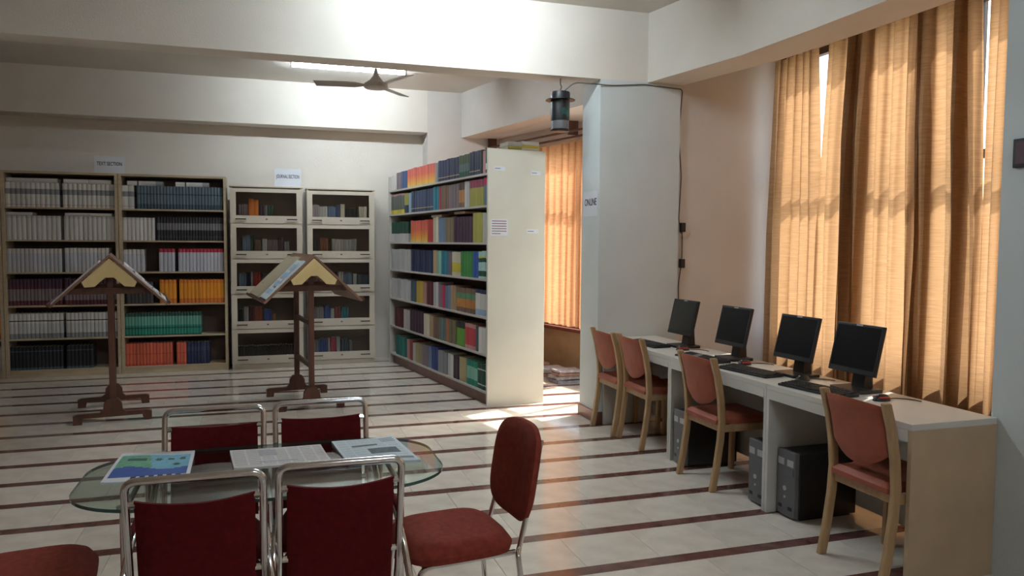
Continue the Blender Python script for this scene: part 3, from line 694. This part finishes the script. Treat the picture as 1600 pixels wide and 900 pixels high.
# ------------------------------------------------------------------ newspaper stands
def stand(label, x, y, rz, zl=1.02, za=1.43):
    t = thing('newspaper_stand', label, 'newspaper stand', (x, y, 0), rz)
    hy, hw, L = .375, .43, .545
    sl = math.atan2(za - zl, hw)
    for s in (-1, 1):
        n = Vector((s * math.sin(sl), 0, math.cos(sl))) * .018
        b = MB(); A_, B_ = Vector((0, 0, za - .018)), Vector((s * hw, 0, zl - .018))
        pr = [(A_.x, A_.z), (B_.x, B_.z), (B_.x + n.x, B_.z + n.z), (A_.x, A_.z + .018 / math.cos(sl))]
        b.prism(pr if s < 0 else pr[::-1], 'y', -L, L)
        rb_ = b.build('sloping_board', M_BOARD, t, smooth=False)
        d = (B_ - A_).normalized(); c = B_ - d * .012 + n
        MB().prism([(c.x, c.z), (c.x + d.x * .02, c.z + d.z * .02), (c.x + d.x * .02 + n.x * 1.4, c.z + d.z * .02 + n.z * 1.4), (c.x + n.x * 1.4, c.z + n.z * 1.4)][::(1 if s < 0 else -1)], 'y', -L, L).build('paper_ledge', BROWN, rb_, smooth=False)
    for s in (-1, 1):
        y0 = s * (L - .012) - .012
        k = (za - zl) / hw
        w1 = .205; z1 = za - .02 - k * w1
        pts = [(0, za - .026), (-w1, z1 - .006), (-w1 + .02, z1 - .05), (-.11, z1 - .045), (-.07, z1 - .005), (-.03, z1 + .03), (.03, z1 + .03), (.07, z1 - .005), (.11, z1 - .045), (w1 - .02, z1 - .05), (w1, z1 - .006)]
        MB().prism(pts, 'y', y0 + .004, y0 + .020).build('gable', YELLOWPLY, t, smooth=False)
        yp = s * hy
        MB().box(-.024, .024, yp - .02, yp + .02, .115, za - .035).build('post', BROWN, t, smooth=False, bevel=.003)
        MB().box(-.33, .33, yp - .034, yp - .0205, 1.10, 1.15).build('cross_rail', BROWN, t, smooth=False)
        ft = [(-.30, 0), (-.235, 0), (-.225, .05), (.225, .05), (.235, 0), (.30, 0), (.30, .075), (.27, .085), (.10, .085), (.075, .11), (.07, .16), (.045, .20), (0, .215), (-.045, .20), (-.07, .16), (-.075, .11), (-.10, .085), (-.27, .085), (-.30, .075)]
        MB().prism(ft, 'y', yp - .026, yp + .026).build('foot', BROWN, t, smooth=False)
    for z in (.40, .80): MB().box(-.016, .016, -hy + .02, hy - .02, z - .02, z + .02).build('rung', BROWN, t, smooth=False)
    return t
M_BOARD = M('stand_board_wood', (.20, .10, .06), .45, var=.2, scale=4)
s1 = stand('brown newspaper stand in front of the ply bookcases', -1.325, 7.61, R(9))
s2 = stand('brown newspaper stand in front of the glass-door bookcases', .335, 7.66, R(8))
def slope_paper(st, label, s, y0, y1, a0, a1, matf, mats, seed):
    """newspaper lying on a slope: a0..a1 measured down from the ridge"""
    hw, za, zl = .43, 1.43, 1.02; sl = math.atan2(za - zl, hw); rn = random.Random(seed)
    n = Vector((s * math.sin(sl), 0, math.cos(sl))); d = Vector((s * math.cos(sl), 0, -math.sin(sl))); A_ = Vector((0, 0, za - .018)) + n * .0185
    k = [rn.uniform(0, 6) for _ in range(3)]
    def f(off):
        def g(u, v):
            lift = off + .004 * (1 + math.sin(7 * u + k[0] + 3 * v)) * (1 if off > .003 else 0)
            p = A_ + d * (a0 + (a1 - a0) * v) + n * lift; return (p.x, y0 + (y1 - y0) * u, p.z)
        return g
    b = MB(); b.grid(f(.008), 24, 18, matf, flip=s > 0); b.grid(f(.001), 24, 18, lambda u, v: 0, flip=s < 0)
    e = []
    ring = lambda o: [o + i * 19 for i in range(25)] + [o + 24 * 19 + j for j in range(1, 19)] + [o + i * 19 + 18 for i in range(23, -1, -1)] + [o + j for j in range(17, 0, -1)]
    r0, r1 = ring(0), ring(25 * 19)
    for i in range(len(r0)):
        j = (i + 1) % len(r0); b.f.append((r0[j], r0[i], r1[i], r1[j]) if s < 0 else (r0[i], r0[j], r1[j], r1[i])); b.m.append(0)
    o = b.build('newspaper', mats); o.location = st.location; o.rotation_euler = st.rotation_euler; return tag(o, label, 'newspaper')
def newsf(seed, dens=.55):
    rn = random.Random(seed); blocks = [(rn.random() * .75, rn.random() * .7, rn.uniform(.12, .3), rn.uniform(.08, .25)) for _ in range(3)]
    heads = [(rn.random() * .5, rn.random() * .9, rn.uniform(.25, .5), .05) for _ in range(3)]
    def f(u, v):
        if u < .04 or u > .96 or v < .04 or v > .96: return 0
        for x, y, a_, b_ in blocks:
            if x < u < x + a_ and y < v < y + b_: return 2
        for x, y, a_, b_ in heads:
            if x < u < x + a_ and y < v < y + b_: return 2
        return 1 if (int(u * 60) % 8) and (int(v * 40) % 3) else 0
    return f
NEWS = [NEWSPAGE, GREYINK, INK]
BLUEN = [PALEINK, SKYINK := M('sky_blue_newsprint', (.36, .50, .66), .8, var=.25, scale=90), GREYINK]
slope_paper(s2, 'blue and white newspaper spread down the left slope of the right stand', -1, -.52, -.16, .08, .56, newsf(3), BLUEN, 1)
slope_paper(s2, 'tan newspaper lying behind the blue one on the right stand', -1, -.14, .50, .04, .57, lambda u, v: 1 if (.1 < u < .9 and .1 < v < .9 and False) else 0, [M('tan_newsprint', (.46, .38, .26), .8, var=.1, scale=50)], 2)
slope_paper(s1, 'white newspaper on the right slope of the left stand', 1, -.46, .45, .12, .575, newsf(5), NEWS, 3)
slope_paper(s1, 'newspaper on the left slope of the left stand', -1, -.48, .42, .10, .575, newsf(6), NEWS, 4)
o = MB().grid(lambda u, v: (-1.56 + .20 * u, 7.36 + .13 * v, .006 + .005 * math.sin(u * 5)), 8, 4).build('paper_sheet', M('yellowed_sheet', (.60, .55, .36), .8), None)
o.modifiers.new('thick', 'SOLIDIFY').thickness = .003
tag(o, 'yellowed paper sheet on the floor at the left stand foot', 'paper')

# ------------------------------------------------------------------ desks
def desk(label, y0, y1, end_mat):
    X0, X1, H = 2.742, 3.245, .75
    t = thing('computer_desk', label, 'desk', (X0, y0, 0)); D, W = X1 - X0, y1 - y0
    MB().box(0, D, .001, W - .001, H - .03, H).build('desk_top', LAMINATE, t, smooth=False, bevel=.002)
    MB().box(.0, .022, .024, W - .024, H - .085, H - .0305).build('front_apron', LAMINATE, t, smooth=False)
    for ya, mt in ((.001, end_mat), (W - .023, LAMINATE)): MB().box(.002, D, ya, ya + .022, 0, H - .0305).build('side_panel', mt, t, smooth=False)
    MB().box(D - .03, D - .012, .024, W - .024, .06, H - .0305).build('back_panel', LAMINATE, t, smooth=False)
    return t
desk('white-topped computer desk with a tan end panel beside the right pillar', 2.685, 3.735, LAMSIDE)
desk('white computer desk in the middle of the row', 3.737, 4.853, LAMINATE)
desk('white computer desk farthest away against the pillar', 4.855, 6.0, LAMINATE)

# ------------------------------------------------------------------ computers
def monitor(label, x, y, rz):
    t = thing('monitor', label, 'monitor', (x, y, .7505), rz)       # screen faces local -x
    MB().hexa([(-.07, -.11), (.09, -.11), (.105, -.09), (.105, .09), (.09, .11), (-.07, .11), (-.09, .085), (-.09, -.085)], 0, .018).build('foot', BLACKPL, t, smooth=False, bevel=.003)
    MB().prism([(.02, .0181), (.085, .0181), (.075, .17), (.045, .17)][::1], 'y', -.045, .045).build('neck', BLACKPL, t, smooth=False)
    til = R(13); sc_ = bpy.data.objects.new('screen_housing', None)
    W, H, z0 = .168, .275, .10
    b = MB().box(0, .022, -W, W, 0, H).box(.022, .05, -W * .72, W * .72, .05, H * .8)
    h = b.build('housing', BLACKPL, t, smooth=False, bevel=.004, loc=(-.035, 0, z0), rot=(0, til, 0))
    MB().box(-.0015, -.0002, -W + .014, W - .014, .03, H - .014).build('screen', SCREEN, h, smooth=False)
    MB().box(-.0022, -.0003, -.022, .022, H - .0115, H - .004).build('badge', SILVERPL, h, smooth=False)
    return t
ms = [('black monitor farthest away, standing nearest the pillar', 3.085, 5.27), ('black monitor second from the pillar, before the pinkish wall', 3.09, 4.60), ('black monitor standing before the narrow corner curtain', 3.085, 3.925), ('black monitor nearest the right pillar', 3.085, 3.425)]
for lb, x, y in ms: monitor(lb, x, y, R(2))
def keyboard(label, x, y, rz):
    t = thing('keyboard', label, 'keyboard', (x, y, .7505), rz)     # long side along y
    MB().prism([(-.075, 0), (.075, 0), (.075, .022), (-.075, .012)], 'y', -.215, .215).build('base', BLACKPL, t, smooth=False, bevel=.003)
    b = MB()
    for r_ in range(5):
        for c in range(15):
            x0 = -.062 + r_ * .025; z = .013 + (x0 + .075) * .0667; y0 = -.202 + c * .0272
            b.box(x0, x0 + .020, y0, y0 + .0225, z - .002, z + .005)
    k = b.build('keys', KEYM, t, smooth=False); k['kind'] = 'stuff'
    return t
for lb, x, y, a_ in (('black keyboard before the farthest monitor', 2.885, 5.46, 4), ('black keyboard before the second monitor from the pillar', 2.885, 4.66, 6), ('black keyboard at the seam before the third monitor', 2.878, 4.10, 8), ('black keyboard behind the nearest red chair', 2.878, 3.475, 8)):
    keyboard(lb, x, y, R(a_))
def mouse(label, x, y, rz, red):
    t = thing('mouse', label, 'mouse', (x, y, .7505), rz)
    def top(u, v):
        a_ = (u - .5) * 2; b_ = (v - .5) * 2; r_ = max(abs(a_), abs(b_)); k = (a_ * a_ + b_ * b_) ** .5 or 1; q_ = r_ / k
        x_, y_ = a_ * q_, b_ * q_; return (x_ * .052, y_ * .030, .004 + .030 * max(0, 1 - (x_ * x_ + y_ * y_)) ** .5 * (1 + .12 * x_))
    def bot(u, v): p = top(u, v); return (p[0], p[1], 0)
    MB().pillow(top, bot, 12, 10).build('shell', BLACKPL, t)
    if red:
        for s in (-1, 1): MB().tube([(-.035, s * .020, .018), (0, s * .026, .018), (.03, s * .022, .016)], .0055, 6).build('side_grip', REDPL, t)
    MB().lathe([(.004, .0), (.006, .002), (.006, .006), (.004, .008)], 10).build('scroll_wheel', SILVERPL, t, loc=(-.026, .004, .029), rot=(R(90), 0, 0))
    MB().tube(bend([(.05, 0, .006), (.10, .02, .003), (.16, -.03, .003), (.17, -.09, .003)], .04), .0025, 6).build('cord', WIRE, t)
    return t
for lb, x, y, a_, rd in (('small black and red mouse beside the farthest monitor', 2.99, 5.10, -10, 1), ('black and red mouse between the second and third monitors', 3.03, 4.37, 5, 1), ('plain black mouse between the third and nearest monitors', 3.0, 3.75, 10, 0), ('black and red mouse at the near end of the desks', 3.02, 3.16, 0, 1)):
    mouse(lb, x, y, R(a_), rd)
def tower(label, x, y):
    t = thing('computer_tower', label, 'computer', (x, y, 0)); D, W, H = .42, .175, .385
    MB().box(.03, D, 0, W, .012, H - .006).build('case', BLACKPL, t, smooth=False, bevel=.004)
    fr = MB().hexa([(.0295, W - .004), (.006, W - .012), (0, W * .5), (.006, .012), (.0295, .004)], .012, H).build('front_panel', GREYPL, t, bevel=.003)
    for z in (.30, .25): MB().box(.001, .0065, .022, W - .022, z, z + .038).build('drive_bay', SILVERPL if z > .27 else GREYPL, fr, smooth=False)
    MB().tube([(.004, W / 2, .17), (-.004, W / 2, .17)], .014, 14).build('power_button', SILVERPL, fr)
    MB().tube([(.004, W / 2, .12), (-.002, W / 2, .12)], .008, 12).build('reset_button', SILVERPL, fr)
    MB().box(.002, .0062, .03, W - .03, .05, .07).build('port_strip', BLACKPL, fr, smooth=False)
    for yy_ in (.012, W - .032): MB().box(.05, D - .03, yy_, yy_ + .02, 0, .012).build('foot', BLACKPL, t, smooth=False)
    return t
tower('dark computer tower on the floor under the middle desk, far side', 2.745, 4.63)
tower('dark computer tower on the floor under the middle desk, close to its panel', 2.765, 3.765)
tower('dark computer tower on the floor under the tan-ended desk', 2.795, 3.53)

# ------------------------------------------------------------------ wooden chairs at the desks
def wood_chair():
    t = thing('wooden_chair', '', 'chair')               # faces local +y
    hw = .20
    prof = [(.0, .0), (.028, .15), (.052, .32), (.060, .45), (.050, .58), (.025, .72), (-.012, .845)]
    for s in (-1, 1):
        b = MB(); n = len(prof)
        o1 = [(y - .021, z) for y, z in prof]; o2 = [(y + .021, z) for y, z in prof]
        b.prism([(p, q) for p, q in o2 + o1[::-1]], 'x', s * hw - .0155, s * hw + .0155)
        # prism(axis x) wants (u=y, v=z)
        b.build('rear_leg', BEECH, t, bevel=.006)
        MB().prism([(.385, 0), (.42, 0), (.432, .42), (.392, .42)], 'x', s * hw - .0155, s * hw + .0155).build('front_leg', BEECH, t, bevel=.006)
        MB().box(s * hw - .010, s * hw + .010, .075, .395, .375, .42).build('side_rail', BEECH, t, smooth=False, bevel=.003)
    MB().box(-hw + .016, hw - .016, .395, .415, .375, .42).build('front_rail', BEECH, t, smooth=False, bevel=.003)
    MB().box(-hw + .016, hw - .016, .05, .070, .375, .42).build('back_rail', BEECH, t, smooth=False, bevel=.003)
    def top(u, v):
        x = (u - .5) * 2; y = v * 2 - 1; e = min(1, (1 - max(abs(x), abs(y))) * 7)
        return (x * (.180 + .018 * (v > .3)) if v > .2 else x * .180, .235 + y * .205, .445 + .022 * math.sin(e * math.pi / 2))
    def bot(u, v): p = top(u, v); return (p[0], p[1], .4205)
    MB().pillow(top, bot, 16, 16).build('seat', ORANGECL, t)
    # backrest: slightly dished panel with a rounded lower edge
    def face(off):
        def f(u, v):
            x = (u - .5) * 2; lo = .52 + .085 * abs(x) ** 2.2; hi = .835 - .012 * x * x; z = lo + (hi - lo) * v
            yc = .052 - .068 * ((z - .5) / .34) ** 2
            e = min(1, 8 * min(v, 1 - v, (1 - abs(x)) * 1.2))
            return (x * .1842, yc - .035 * (1 - x * x) * .8 + off * math.sin(e * math.pi / 2) + (.004 if off > 0 else -.004), z)
        return f
    MB().pillow(face(.013), face(-.013), 16, 14).build('backrest', ORANGECL, t)
    return t
wc = wood_chair()
spots = [(2.655, 5.755, -90, 'beech chair with orange red back tucked in nearest the pillar'), (2.685, 5.315, -91, 'beech chair with orange red back, second from the pillar'),
         (2.665, 4.325, -90, 'beech chair with orange red back at the middle desk, before the tower'), (2.665, 2.928, -90, 'beech chair with orange red back at the tan-ended desk')]
for i, (x, y, a_, lb) in enumerate(spots):
    c = wc if i == 0 else copy_tree(wc)
    c.location = (x - .02, y, 0); c.rotation_euler = (0, 0, R(a_)); c['label'] = lb; c['group'] = 'beech chairs at the computer desks'

# ------------------------------------------------------------------ glass table
TZ = .712
tb = thing('glass_table', 'oval clear glass table with chrome legs between the maroon chairs', 'table', (.0, 2.905, 0))
def oval(hx, hy, n=12, p=.30):
    pts = []
    for cx, cy, a0 in ((1, -1, -90), (1, 1, 0), (-1, 1, 90), (-1, -1, 180)):
        for i in range(n + 1):
            a_ = R(a0 + 90 * i / n); pts.append((cx * (hx - p) + p * .95 * math.cos(a_) * 1.0, cy * (hy - .24) + .24 * math.sin(a_)))
    return pts
ov = oval(.635, .345)
MB().hexa(ov, TZ, TZ + .012, 0).build('table_top', TABLEGL, tb, smooth=False)
eb = MB(); rim = [(x * 1.0015, y * 1.002) for x, y in ov]; n_ = len(rim)
for i in range(n_):
    j = (i + 1) % n_; eb.quad([(rim[i][0], rim[i][1], TZ + .0005), (rim[j][0], rim[j][1], TZ + .0005), (rim[j][0], rim[j][1], TZ + .0115), (rim[i][0], rim[i][1], TZ + .0115)])
eb.build('polished_edge', GLEDGE, tb)
for sx in (-1, 1): MB().tube([(sx * .440, -.26, TZ - .022), (sx * .440, .26, TZ - .022)], .0095, 10).build('top_rail', CHROME, tb)
for sx in (-1, 1):
    for sy in (-1, 1):
        MB().tube([(sx * .440, sy * .26, 0), (sx * .440, sy * .26, TZ - .012)], .012, 12).build('leg', CHROME, tb)
        MB().lathe([(.022, TZ - .012), (.022, TZ - .0005)], 16, cx=sx * .440, cy=sy * .26).build('mounting_pad', CHROME, tb)

# ------------------------------------------------------------------ newspapers on the table
def newspaper(label, corners, matf, mats, nu=48, nv=32, th=.006, seed=0):
    """corners: near-left, near-right, far-right, far-left on the table"""
    rn = random.Random(seed); k = [rn.uniform(0, 6) for _ in range(3)]; z0 = TZ + .0125
    C_ = [Vector((x, y)) for x, y in corners]; ctr = sum(C_, Vector((0, 0))) / 4
    def p(u, v):
        q = (C_[0] * (1 - u) + C_[1] * u) * (1 - v) + (C_[3] * (1 - u) + C_[2] * u) * v; return q - ctr
    b = MB()
    ht = lambda u, v: th + .003 * (1 + math.sin(5 * u + k[0]) * math.sin(4 * v + k[1]))
    b.grid(lambda u, v: (*p(u, v), ht(u, v)), nu, nv, matf)
    o2 = len(b.v); b.grid(lambda u, v: (*p(u, v), 0), nu, nv, lambda u, v: 0, flip=True)
    ring = lambda o: [o + i * (nv + 1) for i in range(nu + 1)] + [o + nu * (nv + 1) + j for j in range(1, nv + 1)] + [o + i * (nv + 1) + nv for i in range(nu - 1, -1, -1)] + [o + j for j in range(nv - 1, 0, -1)]
    r0, r1 = ring(0), ring(o2)
    for i in range(len(r0)):
        j = (i + 1) % len(r0); b.f.append((r0[j], r0[i], r1[i], r1[j])); b.m.append(0)
    o = b.build('newspaper', mats); o.location = (ctr.x, ctr.y, z0); return tag(o, label, 'newspaper', 'newspapers on the glass table')
def ad(u, v):
    if u < .05 or u > .95 or v < .07 or v > .93: return 0
    if v < .14: return 5 if (int(u * 48) % 5 < 3 and .3 < u < .9) else 0
    for x, y in ((.55, .70), (.70, .72), (.86, .74), (.80, .52)):
        if ((u - x) / .045) ** 2 + ((v - y) / .045) ** 2 < 1: return 4
    if v > .86: return 6
    if v < .40 + .06 * math.sin(u * 7): return 1
    if v < .46 + .05 * math.sin(u * 9 + 1): return 3 if u < .5 else 2
    if u < .50 - (v - .45) * .2: return 4 if (.15 < u < .4 and .66 < v < .74) else 3
    return 2
newspaper('newspaper with a blue and green colour advert on the table', [(-.545, 2.86), (-.265, 2.835), (-.275, 3.20), (-.535, 3.225)], ad, [PAPER, BLUEINK, CYANINK, GREENINK, M('dark_green_ink', (.03, .12, .10), .7), INK, PALEINK], seed=1)
newspaper('wide grey newsprint page in the middle of the table', [(-.12, 2.90), (.225, 2.90), (.20, 3.15), (-.145, 3.155)], lambda u, v: (2 if (.30 < u < .48 and .5 < v < .9) else 2 if (.28 < u < .66 and .18 < v < .24) else 1 if (int(u * 48) % 7 and int(v * 32) % 3 and .03 < u < .97 and .05 < v < .95) else 0), [NEWSPAGE, M('light_newsprint_text', (.50, .48, .48), .85, var=.2, scale=200), GREYINK], seed=2)
newspaper('pale blue newspaper with a dark photograph at the right end', [(.285, 2.845), (.545, 2.82), (.50, 3.215), (.245, 3.175)], lambda u, v: (2 if (.42 < u < .86 and .30 < v < .52) else 2 if (.22 < u < .62 and .66 < v < .72) else 3 if (.72 < u < .95 and .74 < v < .95 and int(v * 32) % 2) else 3 if (.62 < u < .95 and .1 < v < .16) else 1 if (int(u * 48) % 9 and int(v * 32) % 3 and .04 < u < .96) else 0), [PALEINK, M('pale_text', (.52, .60, .65), .85, var=.15, scale=200), M('dark_photo', (.10, .13, .15), .8, var=.4, scale=60), STEI := M('slate_ink', (.18, .24, .30), .8)], seed=3)

# ------------------------------------------------------------------ chrome armchairs at the table
def chrome_chair():
    t = thing('chrome_chair', '', 'chair')               # faces local +y, back frame at y = 0
    hw = .186; ztop = .872
    lean = lambda z: -.09 * (z - .45) / .42 + .05        # back leans away from the table
    pts = [(-hw, lean(.36) + .03, .36), (-hw, lean(.50), .50), (-hw, lean(ztop), ztop), (hw, lean(ztop), ztop), (hw, lean(.50), .50), (hw, lean(.36) + .03, .36)]
    MB().tube(bend(pts, .035, 6), .0115, 12).build('back_frame', CHROME, t)
    def pan(off):
        def f(u, v):
            x = (u - .5) * 2; z = .455 + (.798 - .455) * v + .014 * x * x * v
            e = min(1, 14 * min(v, 1 - v, (1 - abs(x)))); return (x * (hw - .023), lean(z) - .024 * (1 - x * x) + off * (.5 + .5 * e), z)
        return f
    MB().pillow(pan(.013), pan(-.013), 16, 14).build('back_panel', REDCLOTH, t)
    for s in (-1, 1):
        for z in (.56, .80): MB().tube([(s * (hw - .026), lean(z), z), (s * (hw - .008), lean(z), z)], .010, 8).build('frame_clip', CHROME, t)
    def top(u, v):
        x = (u - .5) * 2; y = v * 2 - 1; e = min(1, 6 * (1 - max(abs(x), abs(y)))); return (x * (hw - .014), .23 + y * .165, .425 + .035 * math.sin(e * math.pi / 2) - .012 * (1 - x * x) * (1 - y * y))
    def bot(u, v): p = top(u, v); return (p[0], p[1], .405)
    MB().pillow(top, bot, 14, 14).build('seat', REDCLOTH, t)
    for s in (-1, 1):
        x = s * (hw + .006); 
        MB().tube(bend([(x + s * .045, -.11, .0115), (x + s * .03, -.05, .42), (x, .06, .655), (x, .31, .655), (x, .365, .40), (x, .385, .0115)], .14, 8), .0115, 12).build('arm_frame', CHROME, t)
        MB().tube([(x, .09, .672), (x, .12, .674), (x, .24, .674), (x, .27, .672)], [.006, .0105, .0105, .006], 10).build('arm_pad', REDCLOTH, t)
    MB().tube([(-hw - .004, .06, .395), (hw + .004, .06, .395)], .010, 8).build('cross_tube', CHROME, t)
    MB().tube([(-hw - .004, .355, .395), (hw + .004, .355, .395)], .010, 8).build('cross_tube', CHROME, t)
    return t
cc = chrome_chair()
for i, (x, y, a_, lb) in enumerate([(-.203, 2.39, 0, 'chrome armchair with maroon back, near side of table, left one'), (.214, 2.42, 0, 'chrome armchair with maroon back, near side of table, right one'),
                                    (-.205, 3.255, 180, 'chrome armchair with maroon back, far side of table, left one'), (.214, 3.29, 180, 'chrome armchair with maroon back, far side of table, right one')]):
    c = cc if i == 0 else copy_tree(cc)
    c.location = (x, y, 0); c.rotation_euler = (0, 0, R(a_)); c['label'] = lb; c['group'] = 'maroon chrome armchairs at the glass table'

# ------------------------------------------------------------------ armless visitor chairs at the table ends
def visitor():
    t = thing('visitor_chair', '', 'chair')              # faces local +y, seat centre at origin
    def top(u, v):
        x = (u - .5) * 2; y = v * 2 - 1; r_ = (abs(x) ** 4 + abs(y) ** 4) ** .25; m_ = max(abs(x), abs(y), 1e-6)
        k = m_ / r_ if r_ else 1; e = min(1, 5 * (1 - m_))
        return (x * k * .205, y * k * .215, .43 + .042 * math.sin(e * math.pi / 2))
    def bot(u, v): p = top(u, v); return (p[0] * .97, p[1] * .97, .405)
    MB().pillow(top, bot, 20, 20).build('seat', RUSTCLOTH, t)
    def pan(off):
        def f(u, v):
            x = (u - .5) * 2; y = v * 2 - 1; r_ = (abs(x) ** 3.6 + abs(y) ** 3.6) ** (1 / 3.6); m_ = max(abs(x), abs(y), 1e-6)
            k = m_ / r_ if r_ else 1; e = min(1, 5 * (1 - m_)); z = .662 + y * k * .185
            return (x * k * .185, -.245 - .16 * (z - .5) - .035 * (1 - (x * k) ** 2) * .7 + off * (.35 + .65 * math.sin(e * math.pi / 2)), z)
        return f
    MB().pillow(pan(.028), pan(-.024), 20, 18).build('backrest', RUSTCLOTH, t)
    for s in (-1, 1):
        MB().tube(bend([(s * .135, -.325, .80), (s * .145, -.255, .50), (s * .15, -.225, .392), (s * .185, -.205, .392), (s * .21, -.25, 0.011)], .04, 5), .0105, 10).build('rear_leg', CHROME, t)
        MB().tube(bend([(s * .16, -.205, .392), (s * .16, .17, .392), (s * .20, .215, .011)], .05, 5), .0105, 10).build('front_leg', CHROME, t)
    MB().tube([(-.155, .15, .392), (.155, .15, .392)], .010, 8).build('cross_tube', CHROME, t)
    return t
vc = visitor(); vc.location = (.655, 2.82, 0); vc.rotation_euler = (0, 0, R(97)); vc['label'] = 'rust red upholstered chrome chair at the right end of the table'; vc['group'] = 'armless chairs at the table ends'
v2 = copy_tree(vc); v2.location = (-.775, 2.855, 0); v2.rotation_euler = (0, 0, R(-82)); v2['label'] = 'rust red upholstered chair at the left end of the table'

# ------------------------------------------------------------------ hanging trap, cable, wall plate
LX, LY = 2.375, 6.12
lt = thing('insect_trap_lamp', 'black cylindrical insect trap hanging from the beam by the pillar', 'insect trap', (LX, LY, 0))
MB().tube(bend([(0, 0, ZB), (0, 0, ZB - .05), (.012, 0, ZB - .07), (0, 0, ZB - .09), (0, 0, 2.82)], .015, 4), .004, 6).build('hook', CABLE, lt)
MB().lathe([(.03, 2.828), (.078, 2.822), (.082, 2.81), (.082, 2.765)], 24).build('cap', BLACKPL, lt)
MB().lathe([(.082, 2.766), (.125, 2.757), (.125, 2.752), (.07, 2.753)], 28).build('brim', BLACKPL, lt)
MB().lathe([(.078, 2.582), (.080, 2.60), (.080, 2.752)], 24).build('body', BLACKPL, lt)
MB().lathe([(.070, 2.505), (.074, 2.50), (.074, 2.582)], 24).build('collecting_cup', CLEARPL, lt)
MB().lathe([(.076, 2.492), (.079, 2.497), (.079, 2.512), (.074, 2.514)], 24).build('base_ring', BLACKPL, lt)
MB().grid(lambda u, v: (.0812 * math.cos(R(-100 + 50 * u)), .0812 * math.sin(R(-100 + 50 * u)), 2.62 + .055 * v + .012 * math.sin(u * 6)), 10, 3).build('label_print', TEALPL, lt)
cb = thing('power_cable', 'thin grey power cable running along the pillar and down the wall', 'cable', (0, 0, 0))
yw = PY0 - .008
MB().tube(bend([(LX + .02, LY, 2.82), (LX + .10, LY - .06, 2.90), (PX - .05, PY0 - .02, 2.885), (PX + .1, yw, 2.885), (3.1, yw, 2.915), (3.40, yw, 2.90), (3.475, yw, 2.90), (3.485, yw + .03, 2.83), (3.475, yw + .055, 2.5), (3.51, yw + .055, 2.15), (3.49, yw + .055, 1.75), (3.53, yw + .055, 1.66), (3.53, yw + .055, 1.40), (3.50, yw + .055, 1.2), (3.51, yw + .055, .9)], .05, 4), .005, 7).build('wire', CABLE, cb)
for z in (1.70, 1.38): MB().box(3.505, 3.55, yw + .028, yw + .066, z - .04, z + .04).build('inline_plug', BLACKPL, cb, smooth=False, bevel=.005)
wp = thing('wall_plate', 'small dark framed wall plate on the blue grey pillar', 'wall plate', (3.249, 2.545, 1.97), R(-90))
MB().box(-.115, .035, -.014, 0, -.065, .065).build('frame', BLACKPL, wp, smooth=False, bevel=.003)
MB().box(-.10, .02, -.017, -.0141, -.05, .05).build('panel', MARP := M('dark_maroon_panel', (.07, .02, .03), .5), wp, smooth=False)

# ------------------------------------------------------------------ newspaper pile under the far window
rp = random.Random(4); zz = [0, 0, 0]
pilecol = [M('old_newsprint_%d' % i, c, .85, var=.25, scale=30) for i, c in enumerate(((.50, .47, .48), (.30, .31, .36), (.55, .50, .47), (.42, .25, .20)))]
pos = [(3.10, 8.27), (3.19, 7.97), (3.00, 8.56)]
lab = ['right', 'left', 'rear']
for i in range(12):
    k = i % 3; x, y = pos[k]; th = rp.uniform(.025, .045)
    kk = [rp.uniform(0, 6) for _ in range(4)]
    def top(u, v, th=th, kk=kk): return ((u - .5) * .30 + .01 * math.sin(v * 6 + kk[0]), (v - .5) * .23 + .008 * math.sin(u * 7 + kk[1]), th * (.82 + .16 * math.sin(u * 5 + kk[2]) * math.sin(v * 4 + kk[3])))
    def bot(u, v): p = top(u, v); return (p[0], p[1], 0)
    b = MB().pillow(top, bot, 10, 8)
    o = b.build('old_newspaper', pilecol[i % 4 if i < 9 else 3 if k == 2 else 0]); o.location = (x + rp.uniform(-.02, .02), y + rp.uniform(-.02, .02), zz[k]); o.rotation_euler = (0, 0, R(rp.uniform(-7, 7)))
    zz[k] += th * 1.0
    tag(o, '%s old newspaper of the %s heap under the far window' % (('lowest', 'second lowest', 'second highest', 'topmost')[i // 3], lab[k]), 'newspaper', 'old newspapers heaped on the floor')
print('BOOKS', BOOKS[0], 'OBJECTS', len(bpy.data.objects))
